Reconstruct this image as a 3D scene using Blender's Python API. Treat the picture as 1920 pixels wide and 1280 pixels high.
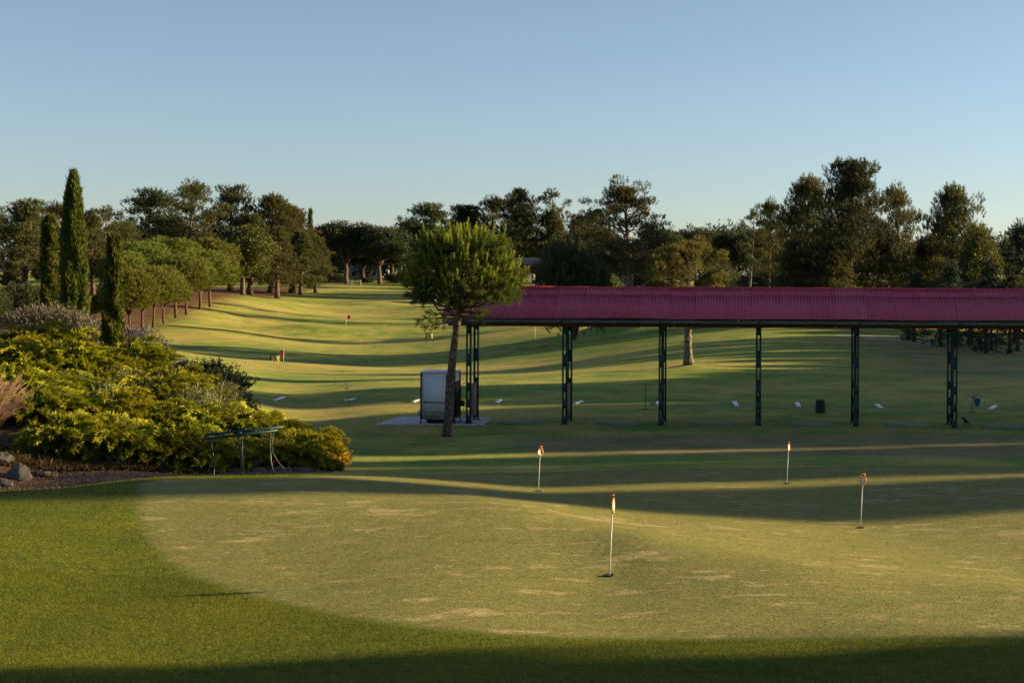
import bpy, bmesh, math, random
import numpy as np
from mathutils import Vector, Matrix
R = math.radians
for o in list(bpy.data.objects): bpy.data.objects.remove(o, do_unlink=True)
SC = bpy.context.scene
COL = SC.collection

# ------------------------------------------------------------------ camera, sky, sun, exposure
F_PX, PX, PY, ROLL, CAMZ = 2667.0, 1300.0, 510.0, 0.0044, 4.73
cam_d = bpy.data.cameras.new('camera'); cam = bpy.data.objects.new('camera', cam_d); COL.objects.link(cam)
cam_d.sensor_width = 36.0; cam_d.lens = F_PX / 1920 * 36.0
cam_d.shift_x = (960 - PX) / 1920; cam_d.shift_y = -(640 - PY) / 1920
cam_d.clip_start = 0.5; cam_d.clip_end = 9000
cam.location = (0, 0, CAMZ); cam.rotation_euler = (math.pi / 2, -ROLL, 0)
SC.camera = cam

SUN_AZ, SUN_EL = R(17.5), R(10.0)          # from +X towards +Y, above the horizon
S = Vector((math.cos(SUN_AZ) * math.cos(SUN_EL), math.sin(SUN_AZ) * math.cos(SUN_EL), math.sin(SUN_EL)))
world = bpy.data.worlds.new('World'); SC.world = world; world.use_nodes = True
wn = world.node_tree; wn.nodes.clear()
sky = wn.nodes.new('ShaderNodeTexSky'); sky.sky_type = 'NISHITA'; sky.sun_disc = False
sky.sun_elevation = SUN_EL; sky.sun_rotation = math.pi / 2 - SUN_AZ
sky.altitude = 0; sky.air_density = 0.82; sky.dust_density = 0.38; sky.ozone_density = 2.5
bg = wn.nodes.new('ShaderNodeBackground'); bg.inputs[1].default_value = 0.05
wo = wn.nodes.new('ShaderNodeOutputWorld')
hs = wn.nodes.new('ShaderNodeHueSaturation'); hs.inputs['Saturation'].default_value = 0.80; hs.inputs['Hue'].default_value = 0.502      # sky colour greyed and shifted slightly
wn.links.new(sky.outputs[0], hs.inputs['Color']); wn.links.new(hs.outputs[0], bg.inputs[0]); wn.links.new(bg.outputs[0], wo.inputs[0])
sun_d = bpy.data.lights.new('sun', 'SUN'); sun_d.energy = 4.9; sun_d.angle = R(0.53); sun_d.color = (1.0, 0.73, 0.36)
sun = bpy.data.objects.new('sun', sun_d); COL.objects.link(sun)
sun.rotation_euler = (-S).to_track_quat('-Z', 'Y').to_euler(); sun.location = (60, 20, 40)
vs = SC.view_settings; vs.view_transform = 'Standard'; vs.look = 'None'; vs.gamma = 1.0; vs.exposure = 1.78; vs.use_curve_mapping = False
SC.cycles.max_bounces = 6; SC.cycles.diffuse_bounces = 3; SC.cycles.transparent_max_bounces = 6; SC.cycles.transmission_bounces = 3

# ------------------------------------------------------------------ helpers
def at(x, y, Y):
    """point of the place seen in direction (x, y) of the photograph at depth Y"""
    dx, dy = x - PX, y - PY
    return Vector(((dx + ROLL * dy) * Y / F_PX, Y, CAMZ - (dy - ROLL * dx) * Y / F_PX))

def link(o, parent=None):
    COL.objects.link(o)
    if parent is not None: o.parent = parent
    return o
def tag(o, label, cat=None, group=None, kind=None):
    o['label'] = label
    if cat: o['category'] = cat
    if group: o['group'] = group
    if kind: o['kind'] = kind
    return o
def empty(name, loc=(0, 0, 0), rz=0.0):
    o = bpy.data.objects.new(name, None); o.empty_display_size = 0.2
    o.location = loc; o.rotation_euler = (0, 0, rz); return link(o)

class MB:
    """collects shapes, builds one mesh"""
    def __init__(s): s.v = []; s.f = []; s.t = []; s.n = 0
    def add(s, V, Fc, t=0.0):
        V = np.asarray(V, float).reshape(-1, 3)
        if isinstance(Fc, np.ndarray): s.f.append(Fc + s.n)
        else:
            for L in sorted({len(q) for q in Fc}): s.f.append(np.array([q for q in Fc if len(q) == L], int) + s.n)
        s.v.append(V); s.t.append(np.broadcast_to(np.asarray(t, float), (len(V),)).copy()); s.n += len(V); return s
    def box(s, c, d, rz=0.0, t=0.0, M=None):
        x, y, z = d[0] / 2, d[1] / 2, d[2] / 2
        V = np.array([(-x,-y,-z),(x,-y,-z),(x,y,-z),(-x,y,-z),(-x,-y,z),(x,-y,z),(x,y,z),(-x,y,z)])
        if M is not None: V = V @ np.array(M.to_3x3()).T
        if rz: 
            ca, sa = math.cos(rz), math.sin(rz); V = np.stack([V[:,0]*ca - V[:,1]*sa, V[:,0]*sa + V[:,1]*ca, V[:,2]], 1)
        return s.add(V + np.array(c), [(0,3,2,1),(4,5,6,7),(0,1,5,4),(1,2,6,5),(2,3,7,6),(3,0,4,7)], t)
    def tube(s, P, r, n=7, caps=True, t=0.0):
        P = np.asarray(P, float); k = len(P); r = np.broadcast_to(np.asarray(r, float), (k,))
        T = np.gradient(P, axis=0); T /= np.linalg.norm(T, axis=1)[:, None] + 1e-9
        ref = np.array([0, 0, 1.0]) if abs(T[:, 2]).mean() < 0.8 else np.array([1.0, 0, 0])
        A = np.cross(T, ref); A /= np.linalg.norm(A, axis=1)[:, None] + 1e-9
        B = np.cross(T, A); th = np.arange(n) * 2 * math.pi / n
        V = P[:, None, :] + r[:, None, None] * (np.cos(th)[None, :, None] * A[:, None, :] + np.sin(th)[None, :, None] * B[:, None, :])
        i, j = np.meshgrid(np.arange(k - 1), np.arange(n), indexing='ij'); j2 = (j + 1) % n
        q = np.stack([i*n + j, i*n + j2, (i+1)*n + j2, (i+1)*n + j], -1).reshape(-1, 4)
        s.add(V.reshape(-1, 3), q, t)
        if caps:
            for a, rev in ((0, 0), (k - 1, 1)):
                c = [a * n + m for m in range(n)]
                s.f.append(np.array([c if rev else c[::-1]]) + s.n - k * n)
        return s
    def lathe(s, prof, c=(0, 0, 0), n=16, t=0.0, cap=True):
        prof = np.asarray(prof, float); k = len(prof); th = np.arange(n) * 2 * math.pi / n
        V = np.stack([prof[:, 0, None] * np.cos(th), prof[:, 0, None] * np.sin(th), np.broadcast_to(prof[:, 1, None], (k, n))], -1) + np.array(c)
        i, j = np.meshgrid(np.arange(k - 1), np.arange(n), indexing='ij'); j2 = (j + 1) % n
        s.add(V.reshape(-1, 3), np.stack([i*n + j, i*n + j2, (i+1)*n + j2, (i+1)*n + j], -1).reshape(-1, 4), t)
        if cap:
            s.f.append(np.array([[m for m in range(n)][::-1]]) + s.n - k * n); s.f.append(np.array([[(k-1)*n + m for m in range(n)]]) + s.n - k * n)
        return s
    def blades(s, P, D, L, Wd, rng, t=0.0, diamond=False):
        P = np.asarray(P, float); n = len(P)
        if n == 0: return s
        D = D / (np.linalg.norm(D, axis=1)[:, None] + 1e-9)
        q = rng.normal(size=(n, 3)); Sd = np.cross(D, q); Sd /= np.linalg.norm(Sd, axis=1)[:, None] + 1e-9
        L = np.broadcast_to(L, (n,))[:, None]; Wd = np.broadcast_to(Wd, (n,))[:, None]; t = np.broadcast_to(t, (n,))
        if diamond:
            V = np.stack([P, P + D * L * .45 + Sd * Wd / 2, P + D * L, P + D * L * .45 - Sd * Wd / 2], 1); k = 4
        else:
            V = np.stack([P - Sd * Wd / 2, P + Sd * Wd / 2, P + D * L], 1); k = 3
        s.v.append(V.reshape(-1, 3)); s.f.append(np.arange(n * k).reshape(n, k) + s.n); s.t.append(np.repeat(t, k)); s.n += n * k
        return s
    def mesh(s, name, mat, smooth=False):
        me = bpy.data.meshes.new(name)
        V = np.concatenate(s.v); me.vertices.add(len(V)); me.vertices.foreach_set('co', V.astype(np.float32).ravel())
        li = np.concatenate([f.ravel() for f in s.f]); tot = np.concatenate([np.full(len(f), f.shape[1]) for f in s.f])
        st = np.concatenate([[0], np.cumsum(tot)[:-1]])
        me.loops.add(len(li)); me.loops.foreach_set('vertex_index', li.astype(np.int32))
        me.polygons.add(len(tot)); me.polygons.foreach_set('loop_start', st.astype(np.int32))
        a = me.attributes.new('tint', 'FLOAT', 'POINT'); a.data.foreach_set('value', np.concatenate(s.t).astype(np.float32))
        me.update(calc_edges=True)
        if smooth: me.polygons.foreach_set('use_smooth', np.ones(len(tot), bool))
        if mat: me.materials.append(mat)
        return me
    def build(s, name, mat, parent=None, loc=None, smooth=False):
        o = bpy.data.objects.new(name, s.mesh(name, mat, smooth))
        if loc is not None: o.location = loc
        return link(o, parent)
def put(name, me, parent=None, loc=(0, 0, 0), rot=(0, 0, 0), scale=(1, 1, 1)):
    o = bpy.data.objects.new(name, me); o.location = loc; o.rotation_euler = rot; o.scale = scale
    return link(o, parent)

# ------------------------------------------------------------------ materials
def new_mat(name):
    m = bpy.data.materials.new(name); m.use_nodes = True; nt = m.node_tree; nt.nodes.clear()
    out = nt.nodes.new('ShaderNodeOutputMaterial'); return m, nt, out
def nd(nt, typ, **kw):
    n = nt.nodes.new(typ)
    for k, v in kw.items():
        if k.startswith('i_'): n.inputs[int(k[2:])].default_value = v
        else: setattr(n, k, v)
    return n
def noise(nt, scale, detail=4.0, rough=0.6, vec=None, dist=0.0):
    n = nd(nt, 'ShaderNodeTexNoise'); n.inputs['Scale'].default_value = scale; n.inputs['Detail'].default_value = detail
    n.inputs['Roughness'].default_value = rough; n.inputs['Distortion'].default_value = dist
    if vec is not None: nt.links.new(vec, n.inputs['Vector'])
    return n.outputs['Fac']
def ramp(nt, fac, a, b, ca=(0, 0, 0, 1), cb=(1, 1, 1, 1)):
    r = nd(nt, 'ShaderNodeValToRGB'); r.color_ramp.elements[0].position = a; r.color_ramp.elements[1].position = b
    r.color_ramp.elements[0].color = ca; r.color_ramp.elements[1].color = cb
    nt.links.new(fac, r.inputs[0]); return r.outputs[0]
def mix(nt, fac, a, b, mode='MIX'):
    m = nd(nt, 'ShaderNodeMix', data_type='RGBA', blend_type=mode)
    for sock, v in ((m.inputs[0], fac), (m.inputs[6], a), (m.inputs[7], b)):
        if isinstance(v, bpy.types.NodeSocket): nt.links.new(v, sock)
        elif isinstance(v, (int, float)): sock.default_value = v
        else: sock.default_value = (*v, 1) if len(v) == 3 else v
    return m.outputs[2]
def math_(nt, op, a, b=0.5, clamp=False):
    m = nd(nt, 'ShaderNodeMath', operation=op, use_clamp=clamp)
    for sock, v in ((m.inputs[0], a), (m.inputs[1], b)):
        if isinstance(v, bpy.types.NodeSocket): nt.links.new(v, sock)
        else: sock.default_value = v
    return m.outputs[0]
def attr(nt, name): return nd(nt, 'ShaderNodeAttribute', attribute_name=name).outputs['Fac']
def principled(nt, out, col, rough=0.8, bump=None, bstr=0.3, bdist=0.01, metal=0.0, spec=0.3, sheen=0.0):
    p = nd(nt, 'ShaderNodeBsdfPrincipled')
    if isinstance(col, bpy.types.NodeSocket): nt.links.new(col, p.inputs['Base Color'])
    else: p.inputs['Base Color'].default_value = (*col, 1)
    if isinstance(rough, bpy.types.NodeSocket): nt.links.new(rough, p.inputs['Roughness'])
    else: p.inputs['Roughness'].default_value = rough
    p.inputs['Metallic'].default_value = metal; p.inputs['Specular IOR Level'].default_value = spec
    if bump is not None:
        b = nd(nt, 'ShaderNodeBump'); b.inputs['Strength'].default_value = bstr; b.inputs['Distance'].default_value = bdist
        nt.links.new(bump, b.inputs['Height']); nt.links.new(b.outputs[0], p.inputs['Normal'])
    if out is not None: nt.links.new(p.outputs[0], out.inputs[0])
    return p
def worn(name, col, rough=0.6, var=0.25, scale=6.0, dirt=None, metal=0.0, spec=0.3, bump=0.15, each=0.0):
    m, nt, out = new_mat(name); tc = nd(nt, 'ShaderNodeTexCoord').outputs['Object']
    n1 = noise(nt, scale, 6, .65, tc); n2 = noise(nt, scale * 7, 4, .6, tc)
    dk = tuple(c * (1 - var) for c in col); lt = tuple(min(1, c * (1 + var)) for c in col)
    c = mix(nt, ramp(nt, n1, .3, .7), dk, lt)
    if dirt: c = mix(nt, math_(nt, 'MULTIPLY', ramp(nt, n2, .5, .72), .6), c, dirt)
    if each:
        h = nd(nt, 'ShaderNodeHueSaturation'); nt.links.new(c, h.inputs['Color']); oi = nd(nt, 'ShaderNodeObjectInfo').outputs['Random']
        nt.links.new(math_(nt, 'ADD', math_(nt, 'MULTIPLY', oi, each), 1 - each / 2), h.inputs['Value']); nt.links.new(math_(nt, 'SUBTRACT', 1.05, math_(nt, 'MULTIPLY', oi, each * .6)), h.inputs['Saturation']); c = h.outputs[0]
    rr = math_(nt, 'ADD', math_(nt, 'MULTIPLY', n2, .25), rough - .12, True)
    principled(nt, out, c, rr, n2, bump, .004, metal, spec); return m
def foliage(name, dark, light, trans=0.3, nscale=1.2, rough=0.65, hue=0.03, val=0.35, tcol=None):
    m, nt, out = new_mat(name); geo = nd(nt, 'ShaderNodeTexCoord').outputs['Object']
    oi = nd(nt, 'ShaderNodeObjectInfo').outputs['Random']
    n1 = noise(nt, nscale, 3, .6, geo)
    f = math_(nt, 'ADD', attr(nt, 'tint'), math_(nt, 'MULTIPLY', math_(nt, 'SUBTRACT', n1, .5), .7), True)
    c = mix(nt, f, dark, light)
    h = nd(nt, 'ShaderNodeHueSaturation'); nt.links.new(c, h.inputs['Color'])
    nt.links.new(math_(nt, 'ADD', math_(nt, 'MULTIPLY', oi, 2 * hue), .5 - hue), h.inputs['Hue'])
    nt.links.new(math_(nt, 'ADD', math_(nt, 'MULTIPLY', oi, val), 1 - val / 2), h.inputs['Value'])
    p = principled(nt, None, h.outputs[0], rough, spec=.2)
    tr = nd(nt, 'ShaderNodeBsdfTranslucent')
    nt.links.new(mix(nt, 0.5, h.outputs[0], tcol) if tcol else h.outputs[0], tr.inputs[0])
    ms = nd(nt, 'ShaderNodeMixShader'); ms.inputs[0].default_value = trans
    nt.links.new(p.outputs[0], ms.inputs[1]); nt.links.new(tr.outputs[0], ms.inputs[2]); nt.links.new(ms.outputs[0], out.inputs[0])
    return m
def bark(name, a, b, scale=5.0):
    m, nt, out = new_mat(name); tc = nd(nt, 'ShaderNodeTexCoord').outputs['Object']
    mp = nd(nt, 'ShaderNodeMapping'); mp.inputs['Scale'].default_value = (1, 1, .35); nt.links.new(tc, mp.inputs[0])
    n1 = noise(nt, scale, 6, .7, mp.outputs[0], .6); v = nd(nt, 'ShaderNodeTexVoronoi', feature='DISTANCE_TO_EDGE'); v.inputs['Scale'].default_value = scale * 2.2
    nt.links.new(mp.outputs[0], v.inputs['Vector'])
    e = ramp(nt, v.outputs['Distance'], 0, .25)
    c = mix(nt, e, tuple(x * .45 for x in a), mix(nt, ramp(nt, n1, .3, .7), a, b))
    principled(nt, out, c, .9, math_(nt, 'ADD', e, n1), .8, .03, spec=.1); return m

M = {}
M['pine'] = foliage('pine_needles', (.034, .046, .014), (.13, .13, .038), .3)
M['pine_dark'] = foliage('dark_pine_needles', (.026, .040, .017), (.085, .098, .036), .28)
M['pine_brown'] = foliage('dry_pine_needles', (.045, .052, .018), (.135, .132, .045), .3)
M['stone_pine'] = foliage('stone_pine_needles', (.045, .066, .010), (.20, .22, .030), .32)
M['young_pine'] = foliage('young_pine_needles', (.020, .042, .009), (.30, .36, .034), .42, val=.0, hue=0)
M['oak'] = foliage('oak_leaves', (.045, .062, .012), (.13, .135, .028), .3)
M['oak_dark'] = foliage('dark_leaves', (.022, .036, .014), (.065, .085, .030), .25)
M['cypress'] = foliage('cypress_scales', (.020, .040, .004), (.14, .155, .010), .15, 3.0, hue=.012, val=.15)
M['pine_lit'] = foliage('sunlit_pine_needles', (.05, .062, .015), (.22, .205, .045), .35)  # lighter copy of the pine needles, sunlight put into the colour
M['spruce'] = foliage('spruce_needles', (.014, .032, .018), (.048, .075, .042), .15)
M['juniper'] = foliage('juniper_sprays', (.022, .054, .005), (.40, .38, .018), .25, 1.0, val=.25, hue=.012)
M['silver'] = foliage('silver_leaves', (.075, .10, .034), (.25, .26, .125), .2, 2.0)
M['lavender'] = foliage('lavender_spikes', (.06, .066, .04), (.20, .165, .14), .2, 2.0)
M['lavender_blue'] = foliage('lavender_flowers', (.045, .05, .055), (.11, .10, .17), .2, 2.0)
M['rosemary'] = foliage('rosemary_leaves', (.02, .04, .018), (.075, .11, .05), .15, 2.0)
M['plume'] = foliage('grass_plumes', (.17, .15, .05), (.52, .34, .26), .35, 2.0)
M['heli'] = foliage('shrub_grey_leaves', (.11, .11, .08), (.22, .2, .12), .2, 2.0)
M['heli_flower'] = foliage('orange_flower_heads', (.50, .26, .02), (.62, .36, .03), .25, 2.0)
M['weeds'] = foliage('weed_leaves', (.035, .04, .012), (.14, .09, .035), .2, 2.0)
M['blade'] = foliage('grass_blades', (.058, .088, .006), (.150, .165, .013), .4, 0.9, val=0, hue=0)
M['bark'] = bark('pine_bark', (.10, .07, .05), (.20, .15, .11))
M['bark_red'] = bark('reddish_bark', (.11, .065, .045), (.18, .11, .08))
M['bark_grey'] = bark('grey_bark', (.13, .11, .09), (.30, .26, .21), 4)
M['roof'] = worn('painted_corrugated_sheet', (.52, .092, .14), .5, .25, 1.2, (.36, .11, .14), spec=.35, each=.08)
M['roof_cap'] = worn('painted_ridge_cap', (.36, .035, .05), .5, .2, 3.0)
M['steel_green'] = worn('dark_green_steel', (.012, .055, .052), .5, .35, 5.0, (.05, .03, .02))
M['gutter'] = worn('grey_green_gutter', (.10, .14, .12), .5, .35, 2.5, (.03, .03, .03))
M['timber'] = worn('brown_timber', (.10, .042, .022), .8, .4, 4.0)
M['panel'] = worn('coconut_fibre_board', (.19, .135, .11), .95, .25, 9.0)
M['rackgreen'] = worn('green_painted_metal', (.004, .030, .024), .45, .35, 7.0, (.02, .03, .03))
M['dark'] = worn('dark_metal', (.02, .02, .022), .6, .3, 5.0)
M['white'] = worn('white_plastic', (.78, .79, .80), .5, .06, 5.0)
M['whitewall'] = worn('white_render', (.62, .66, .72), .8, .1, 2.0)
M['plate'] = worn('number_plate', (.55, .53, .49), .5, .06, 5.0)
M['orange'] = worn('orange_plastic', (.75, .27, .03), .4, .1, 30.0)
M['bluep'] = worn('blue_plastic', (.02, .12, .22), .45, .2, 12.0)
M['pole'] = worn('grey_fibreglass', (.55, .52, .50), .35, .1, 9.0)
M['redcloth'] = worn('red_cloth', (.62, .03, .04), .8, .15, 6.0)
M['yellow'] = worn('yellow_board', (.66, .58, .18), .7, .15, 3.0)
M['mat'] = worn('driving_mat', (.17, .22, .14), .95, .25, 4.0)
M['stone'] = worn('boulder_stone', (.085, .075, .068), .9, .35, 4.0, (.10, .09, .08), bump=.6)
M['grit'] = worn('path_grit', (.13, .085, .06), .95, .5, 9.0)
M['chip'] = worn('white_chippings', (.62, .62, .64), .8, .2, 9.0)
M['soilmix'] = worn('dark_soil', (.06, .045, .036), .95, .4, 2.0)
M['slate'] = worn('grey_roof_sheet', (.085, .095, .11), .7, .2, 1.0)
M['brick'] = worn('reddish_brick', (.16, .06, .04), .9, .3, 2.0)
M['glassdark'] = worn('dark_glass', (.02, .022, .028), .15, .2, 1.0, spec=.6)
M['feather'] = worn('black_feather', (.01, .01, .012), .5, .3, 9.0)
M['hole'] = worn('cup_rim_and_shade', (.015, .012, .01), .9, .3, 9.0)

# cabinet: painted steel with a rusty, sooty patch low on the front
m, nt, out = new_mat('cabinet_paint'); tc = nd(nt, 'ShaderNodeTexCoord').outputs['Object']
sx = nd(nt, 'ShaderNodeSeparateXYZ'); nt.links.new(tc, sx.inputs[0])
n1 = noise(nt, 5, 6, .7, tc); n2 = noise(nt, 14, 5, .65, tc)
low = ramp(nt, math_(nt, 'ADD', sx.outputs['Z'], math_(nt, 'MULTIPLY', n1, -.55)), -.05, .25, (1, 1, 1, 1), (0, 0, 0, 1))
c = mix(nt, ramp(nt, n2, .3, .7), (.62, .64, .67), (.70, .72, .75))
c = mix(nt, math_(nt, 'MULTIPLY', low, ramp(nt, n2, .38, .6)), c, (.09, .06, .045))
principled(nt, out, c, .5, n2, .08, .004); M['cabinet'] = m

def grass_mat(name, ga, gb, dry, sc=1.0, patch=(.45, .62), relief=3.0, masks=True, fine=35.0, dryamt=.8, edge=None):
    m, nt, out = new_mat(name); tc = nd(nt, 'ShaderNodeTexCoord').outputs['Object']
    mp = nd(nt, 'ShaderNodeMapping'); mp.inputs['Rotation'].default_value = (0, 0, R(-14)); mp.inputs['Scale'].default_value = (.45, 1, 1); nt.links.new(tc, mp.inputs[0])
    big = noise(nt, .06 * sc, 5, .62, mp.outputs[0], .4); mid = noise(nt, .45 * sc, 6, .68, tc); fin = noise(nt, fine, 4, .7, tc); fin2 = noise(nt, fine * .22, 4, .7, tc)
    c = mix(nt, ramp(nt, mid, .32, .68), ga, gb)
    c = mix(nt, math_(nt, 'MULTIPLY', ramp(nt, math_(nt, 'ADD', math_(nt, 'MULTIPLY', big, .6), math_(nt, 'MULTIPLY', mid, .4)), *patch), dryamt), c, dry)
    if edge is None:
        sp = noise(nt, 1.7, 5, .72, tc, .3); c = mix(nt, math_(nt, 'MULTIPLY', ramp(nt, sp, .63, .69), .55), c, tuple(x * .45 for x in ga))      # worn spots and divots
    else:
        sp = noise(nt, 2.6, 5, .75, mp.outputs[0], .5); sp2 = noise(nt, .35, 3, .6, tc)
        c = mix(nt, math_(nt, 'MULTIPLY', ramp(nt, math_(nt, 'ADD', sp, math_(nt, 'MULTIPLY', sp2, .25)), .70, .76), .75), c, dry)             # pale worn patches
        sp = noise(nt, 1.9, 5, .7, tc, .4); c = mix(nt, math_(nt, 'MULTIPLY', ramp(nt, sp, .58, .68), .5), c, edge)
    c = mix(nt, .85, c, mix(nt, ramp(nt, fin, .25, .75), (.4, .4, .4), (1.5, 1.5, 1.5)), 'MULTIPLY')
    c = mix(nt, .75, c, mix(nt, ramp(nt, fin2, .25, .75), (.55, .55, .55), (1.4, 1.4, 1.4)), 'MULTIPLY')
    if edge is not None:
        brk = math_(nt, 'SUBTRACT', noise(nt, 5.0, 5, .7, tc), .5)
        c = mix(nt, ramp(nt, math_(nt, 'ADD', attr(nt, 'edge'), math_(nt, 'MULTIPLY', brk, 1.3)), .3, .75), c, edge)
    if masks:
        brk = math_(nt, 'SUBTRACT', noise(nt, .9, 6, .7, tc), .5)
        def mk(nm, lo=.4, hi=.6, amt=.7): return ramp(nt, math_(nt, 'ADD', attr(nt, nm), math_(nt, 'MULTIPLY', brk, amt)), lo, hi)
        dr = mix(nt, ramp(nt, mid, .35, .65), (.15, .125, .065), (.27, .20, .12))
        c = mix(nt, math_(nt, 'MULTIPLY', mk('dry'), math_(nt, 'ADD', math_(nt, 'MULTIPLY', fin2, .7), .35, True)), c, dr)
        ap = mix(nt, ramp(nt, mid, .3, .7), (.078, .112, .010), (.155, .162, .014))
        ap = mix(nt, .8, ap, mix(nt, ramp(nt, fin2, .25, .75), (.55, .55, .55), (1.4, 1.4, 1.4)), 'MULTIPLY')
        c = mix(nt, mk('apron', .35, .65, .3), c, ap)
        so = mix(nt, ramp(nt, fin2, .3, .7), (.07, .042, .026), (.19, .105, .06))
        c = mix(nt, mk('soil', .40, .66, 1.0), c, so)
        be = mix(nt, ramp(nt, fin2, .3, .7), (.055, .036, .026), (.17, .115, .08))
        c = mix(nt, mk('bed', .44, .54, .25), c, be)
        c = mix(nt, math_(nt, 'MULTIPLY', mk('sand', .42, .6, 1.1), ramp(nt, fin2, .35, .6)), c, (.46, .42, .38))
    # the mown blades stand upright: every facet leans its own way, so a low sun finds many of them
    wn_ = nd(nt, 'ShaderNodeTexNoise'); wn_.inputs['Scale'].default_value = fine * 2.2; wn_.inputs['Detail'].default_value = 2; nt.links.new(tc, wn_.inputs['Vector'])
    v1 = nd(nt, 'ShaderNodeVectorMath', operation='SUBTRACT'); nt.links.new(wn_.outputs['Color'], v1.inputs[0]); v1.inputs[1].default_value = (.5, .5, .5)
    v2 = nd(nt, 'ShaderNodeVectorMath', operation='MULTIPLY'); nt.links.new(v1.outputs[0], v2.inputs[0]); v2.inputs[1].default_value = (relief * 2, relief * 2, relief * .4)
    g = nd(nt, 'ShaderNodeNewGeometry'); v3 = nd(nt, 'ShaderNodeVectorMath', operation='ADD'); nt.links.new(g.outputs['Normal'], v3.inputs[0]); nt.links.new(v2.outputs[0], v3.inputs[1])
    v4 = nd(nt, 'ShaderNodeVectorMath', operation='NORMALIZE'); nt.links.new(v3.outputs[0], v4.inputs[0])
    p = principled(nt, out, c, .9, spec=.08); nt.links.new(v4.outputs[0], p.inputs['Normal']); return m
M['fairway'] = grass_mat('fairway_grass', (.125, .220, .044), (.270, .320, .056), (.52, .395, .135), 1.0, (.43, .61), relief=2.8)
M['green'] = grass_mat('putting_green_turf', (.185, .195, .056), (.240, .222, .070), (.44, .36, .18), 5.0, (.56, .64), 1.6, False, 60.0, .35, (.115, .140, .020))

# ------------------------------------------------------------------ terrain
CP = [at(*p) for p in [
 (0,1280,8.5),(960,1280,8.5),(1920,1280,8.5),(960,1200,10.3),(1920,1200,10.3),(1500,1203,10.3),(300,1200,10.5),(0,1200,10.5),
 (1142,1080,13.8),(0,1000,15.5),(0,1100,12.5),(250,1000,16),(600,1000,16),(600,1100,13),(600,895,22.3),(960,950,18.5),(1200,1010,15.6),(1500,1065,14),(1920,1110,12.7),
 (1613,990,20.5),(1200,985,18),(1500,1030,16.5),(1920,1080,15),(1100,932,23),(1009,921,24.8),(1475,907,26.7),(1920,945,23),(1920,882,29),(1200,876,30),(1600,874,30),(700,884,28),(900,905,25.5),
 (330,893,23),(0,920,20),(250,898,22),(330,885,27),(100,895,25.5),(0,905,24),(400,878,28.5),(600,882,28.5),(480,888,26),
 (100,800,28),(300,830,29.5),(500,850,30.5),(0,760,30),(200,760,33),(400,790,33),(0,700,32.8),(200,700,34.8),(350,720,35.5),(450,745,37),(0,655,35),(200,662,37.5),(140,630,46),(90,625,48),(0,620,50),
 (630,870,31),(600,800,43),(500,790,45),(560,830,36),(200,640,75),(320,668,95),
 (837,826,40),(700,850,35),(900,858,33.5),(1200,870,31.3),(1200,830,38),(1200,803,43),(1900,870,31.3),(1900,835,38),(1900,806,43),(1550,833,38),
 (530,692,100),(700,704,78),(460,718,60),(700,720,60),(1000,719,60),(1000,692,88),(1000,652,120),(1170,626,130),(1000,634,137),(800,640,150),(600,662,125),(600,630,160),(645,608,176),(600,580,212),(600,548,258),
 (740,537,300),(500,560,225),(455,553,205),(380,580,170),(300,612,145),(235,627,135),(350,660,110),(420,684,100),(450,640,132),(450,600,168),(1000,533,330),(850,570,232),(900,600,182),(1385,532,300),(1400,546,250),
 (1292,688,70),(1450,615,115),(1700,640,95),(1850,660,88),(1900,625,120),(1700,600,150),(1600,560,230),(1300,622,114),
 (100,560,200),(0,570,150),(0,540,300),(-300,600,100),(-300,540,300)]]
CP += [Vector(p) for p in [(-4,2,CAMZ-2.1),(0,2,CAMZ-2.1),(6,2,CAMZ-2.1),(-8,-12,CAMZ-1.7),(8,-12,CAMZ-1.7),
 (-10,46,0),(-4,46,0),(0,46,0),(6,46,0),(12,46,0),(-10,54,0),(0,54,0),(8,54,0),(14,54,0),(4,66,0),(12,66,0),(18,80,0),(10,80,0),(24,46,.1),(30,60,.2),(20,30,.6),(25,12,1.6),(60,110,.3),(90,300,2)]]
CPa = np.array([(p.x, p.y, p.z) for p in CP])
def uv(X, Y):
    Yc = np.clip(Y, -11, 420); return np.stack([4 * np.clip(X / (np.maximum(Yc, 0) + 12), -.56, .5), np.log(np.maximum(Yc, -11) + 14) * 1.6], -1)
_U = uv(CPa[:, 0], CPa[:, 1])
def _k(a, b):
    d2 = ((a[:, None, :] - b[None, :, :]) ** 2).sum(-1); return .5 * d2 * np.log(d2 + 1e-9)
_n = len(_U); _A = np.zeros((_n + 3, _n + 3)); _A[:_n, :_n] = _k(_U, _U) + np.eye(_n) * .004
_Pm = np.hstack([np.ones((_n, 1)), _U]); _A[:_n, _n:] = _Pm; _A[_n:, :_n] = _Pm.T
_w = np.linalg.solve(_A, np.concatenate([CPa[:, 2], np.zeros(3)]))
BUMPS = [(-43, 160, 1.1, 5.5, 3.0), (-38, 165, .6, 8, 3.6), (-5.8, 131, 1.5, 5, 5), (-30, 96, .35, 10, 5), (-14, 118, .5, 9, 4), (-28, 97, .3, 7, 4), (-52, 232, .5, 5, 4), (-40, 215, .4, 7, 4), (-6.95, 40, .12, 1.1, 1.1), (-.2, 70, .15, .9, .9)]
RIDGE = [(-4.2, 22), (-2.4, 18.6), (-.6, 15.7), (1.05, 14.1), (2.95, 12.8), (4.6, 11.9)]
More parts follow.
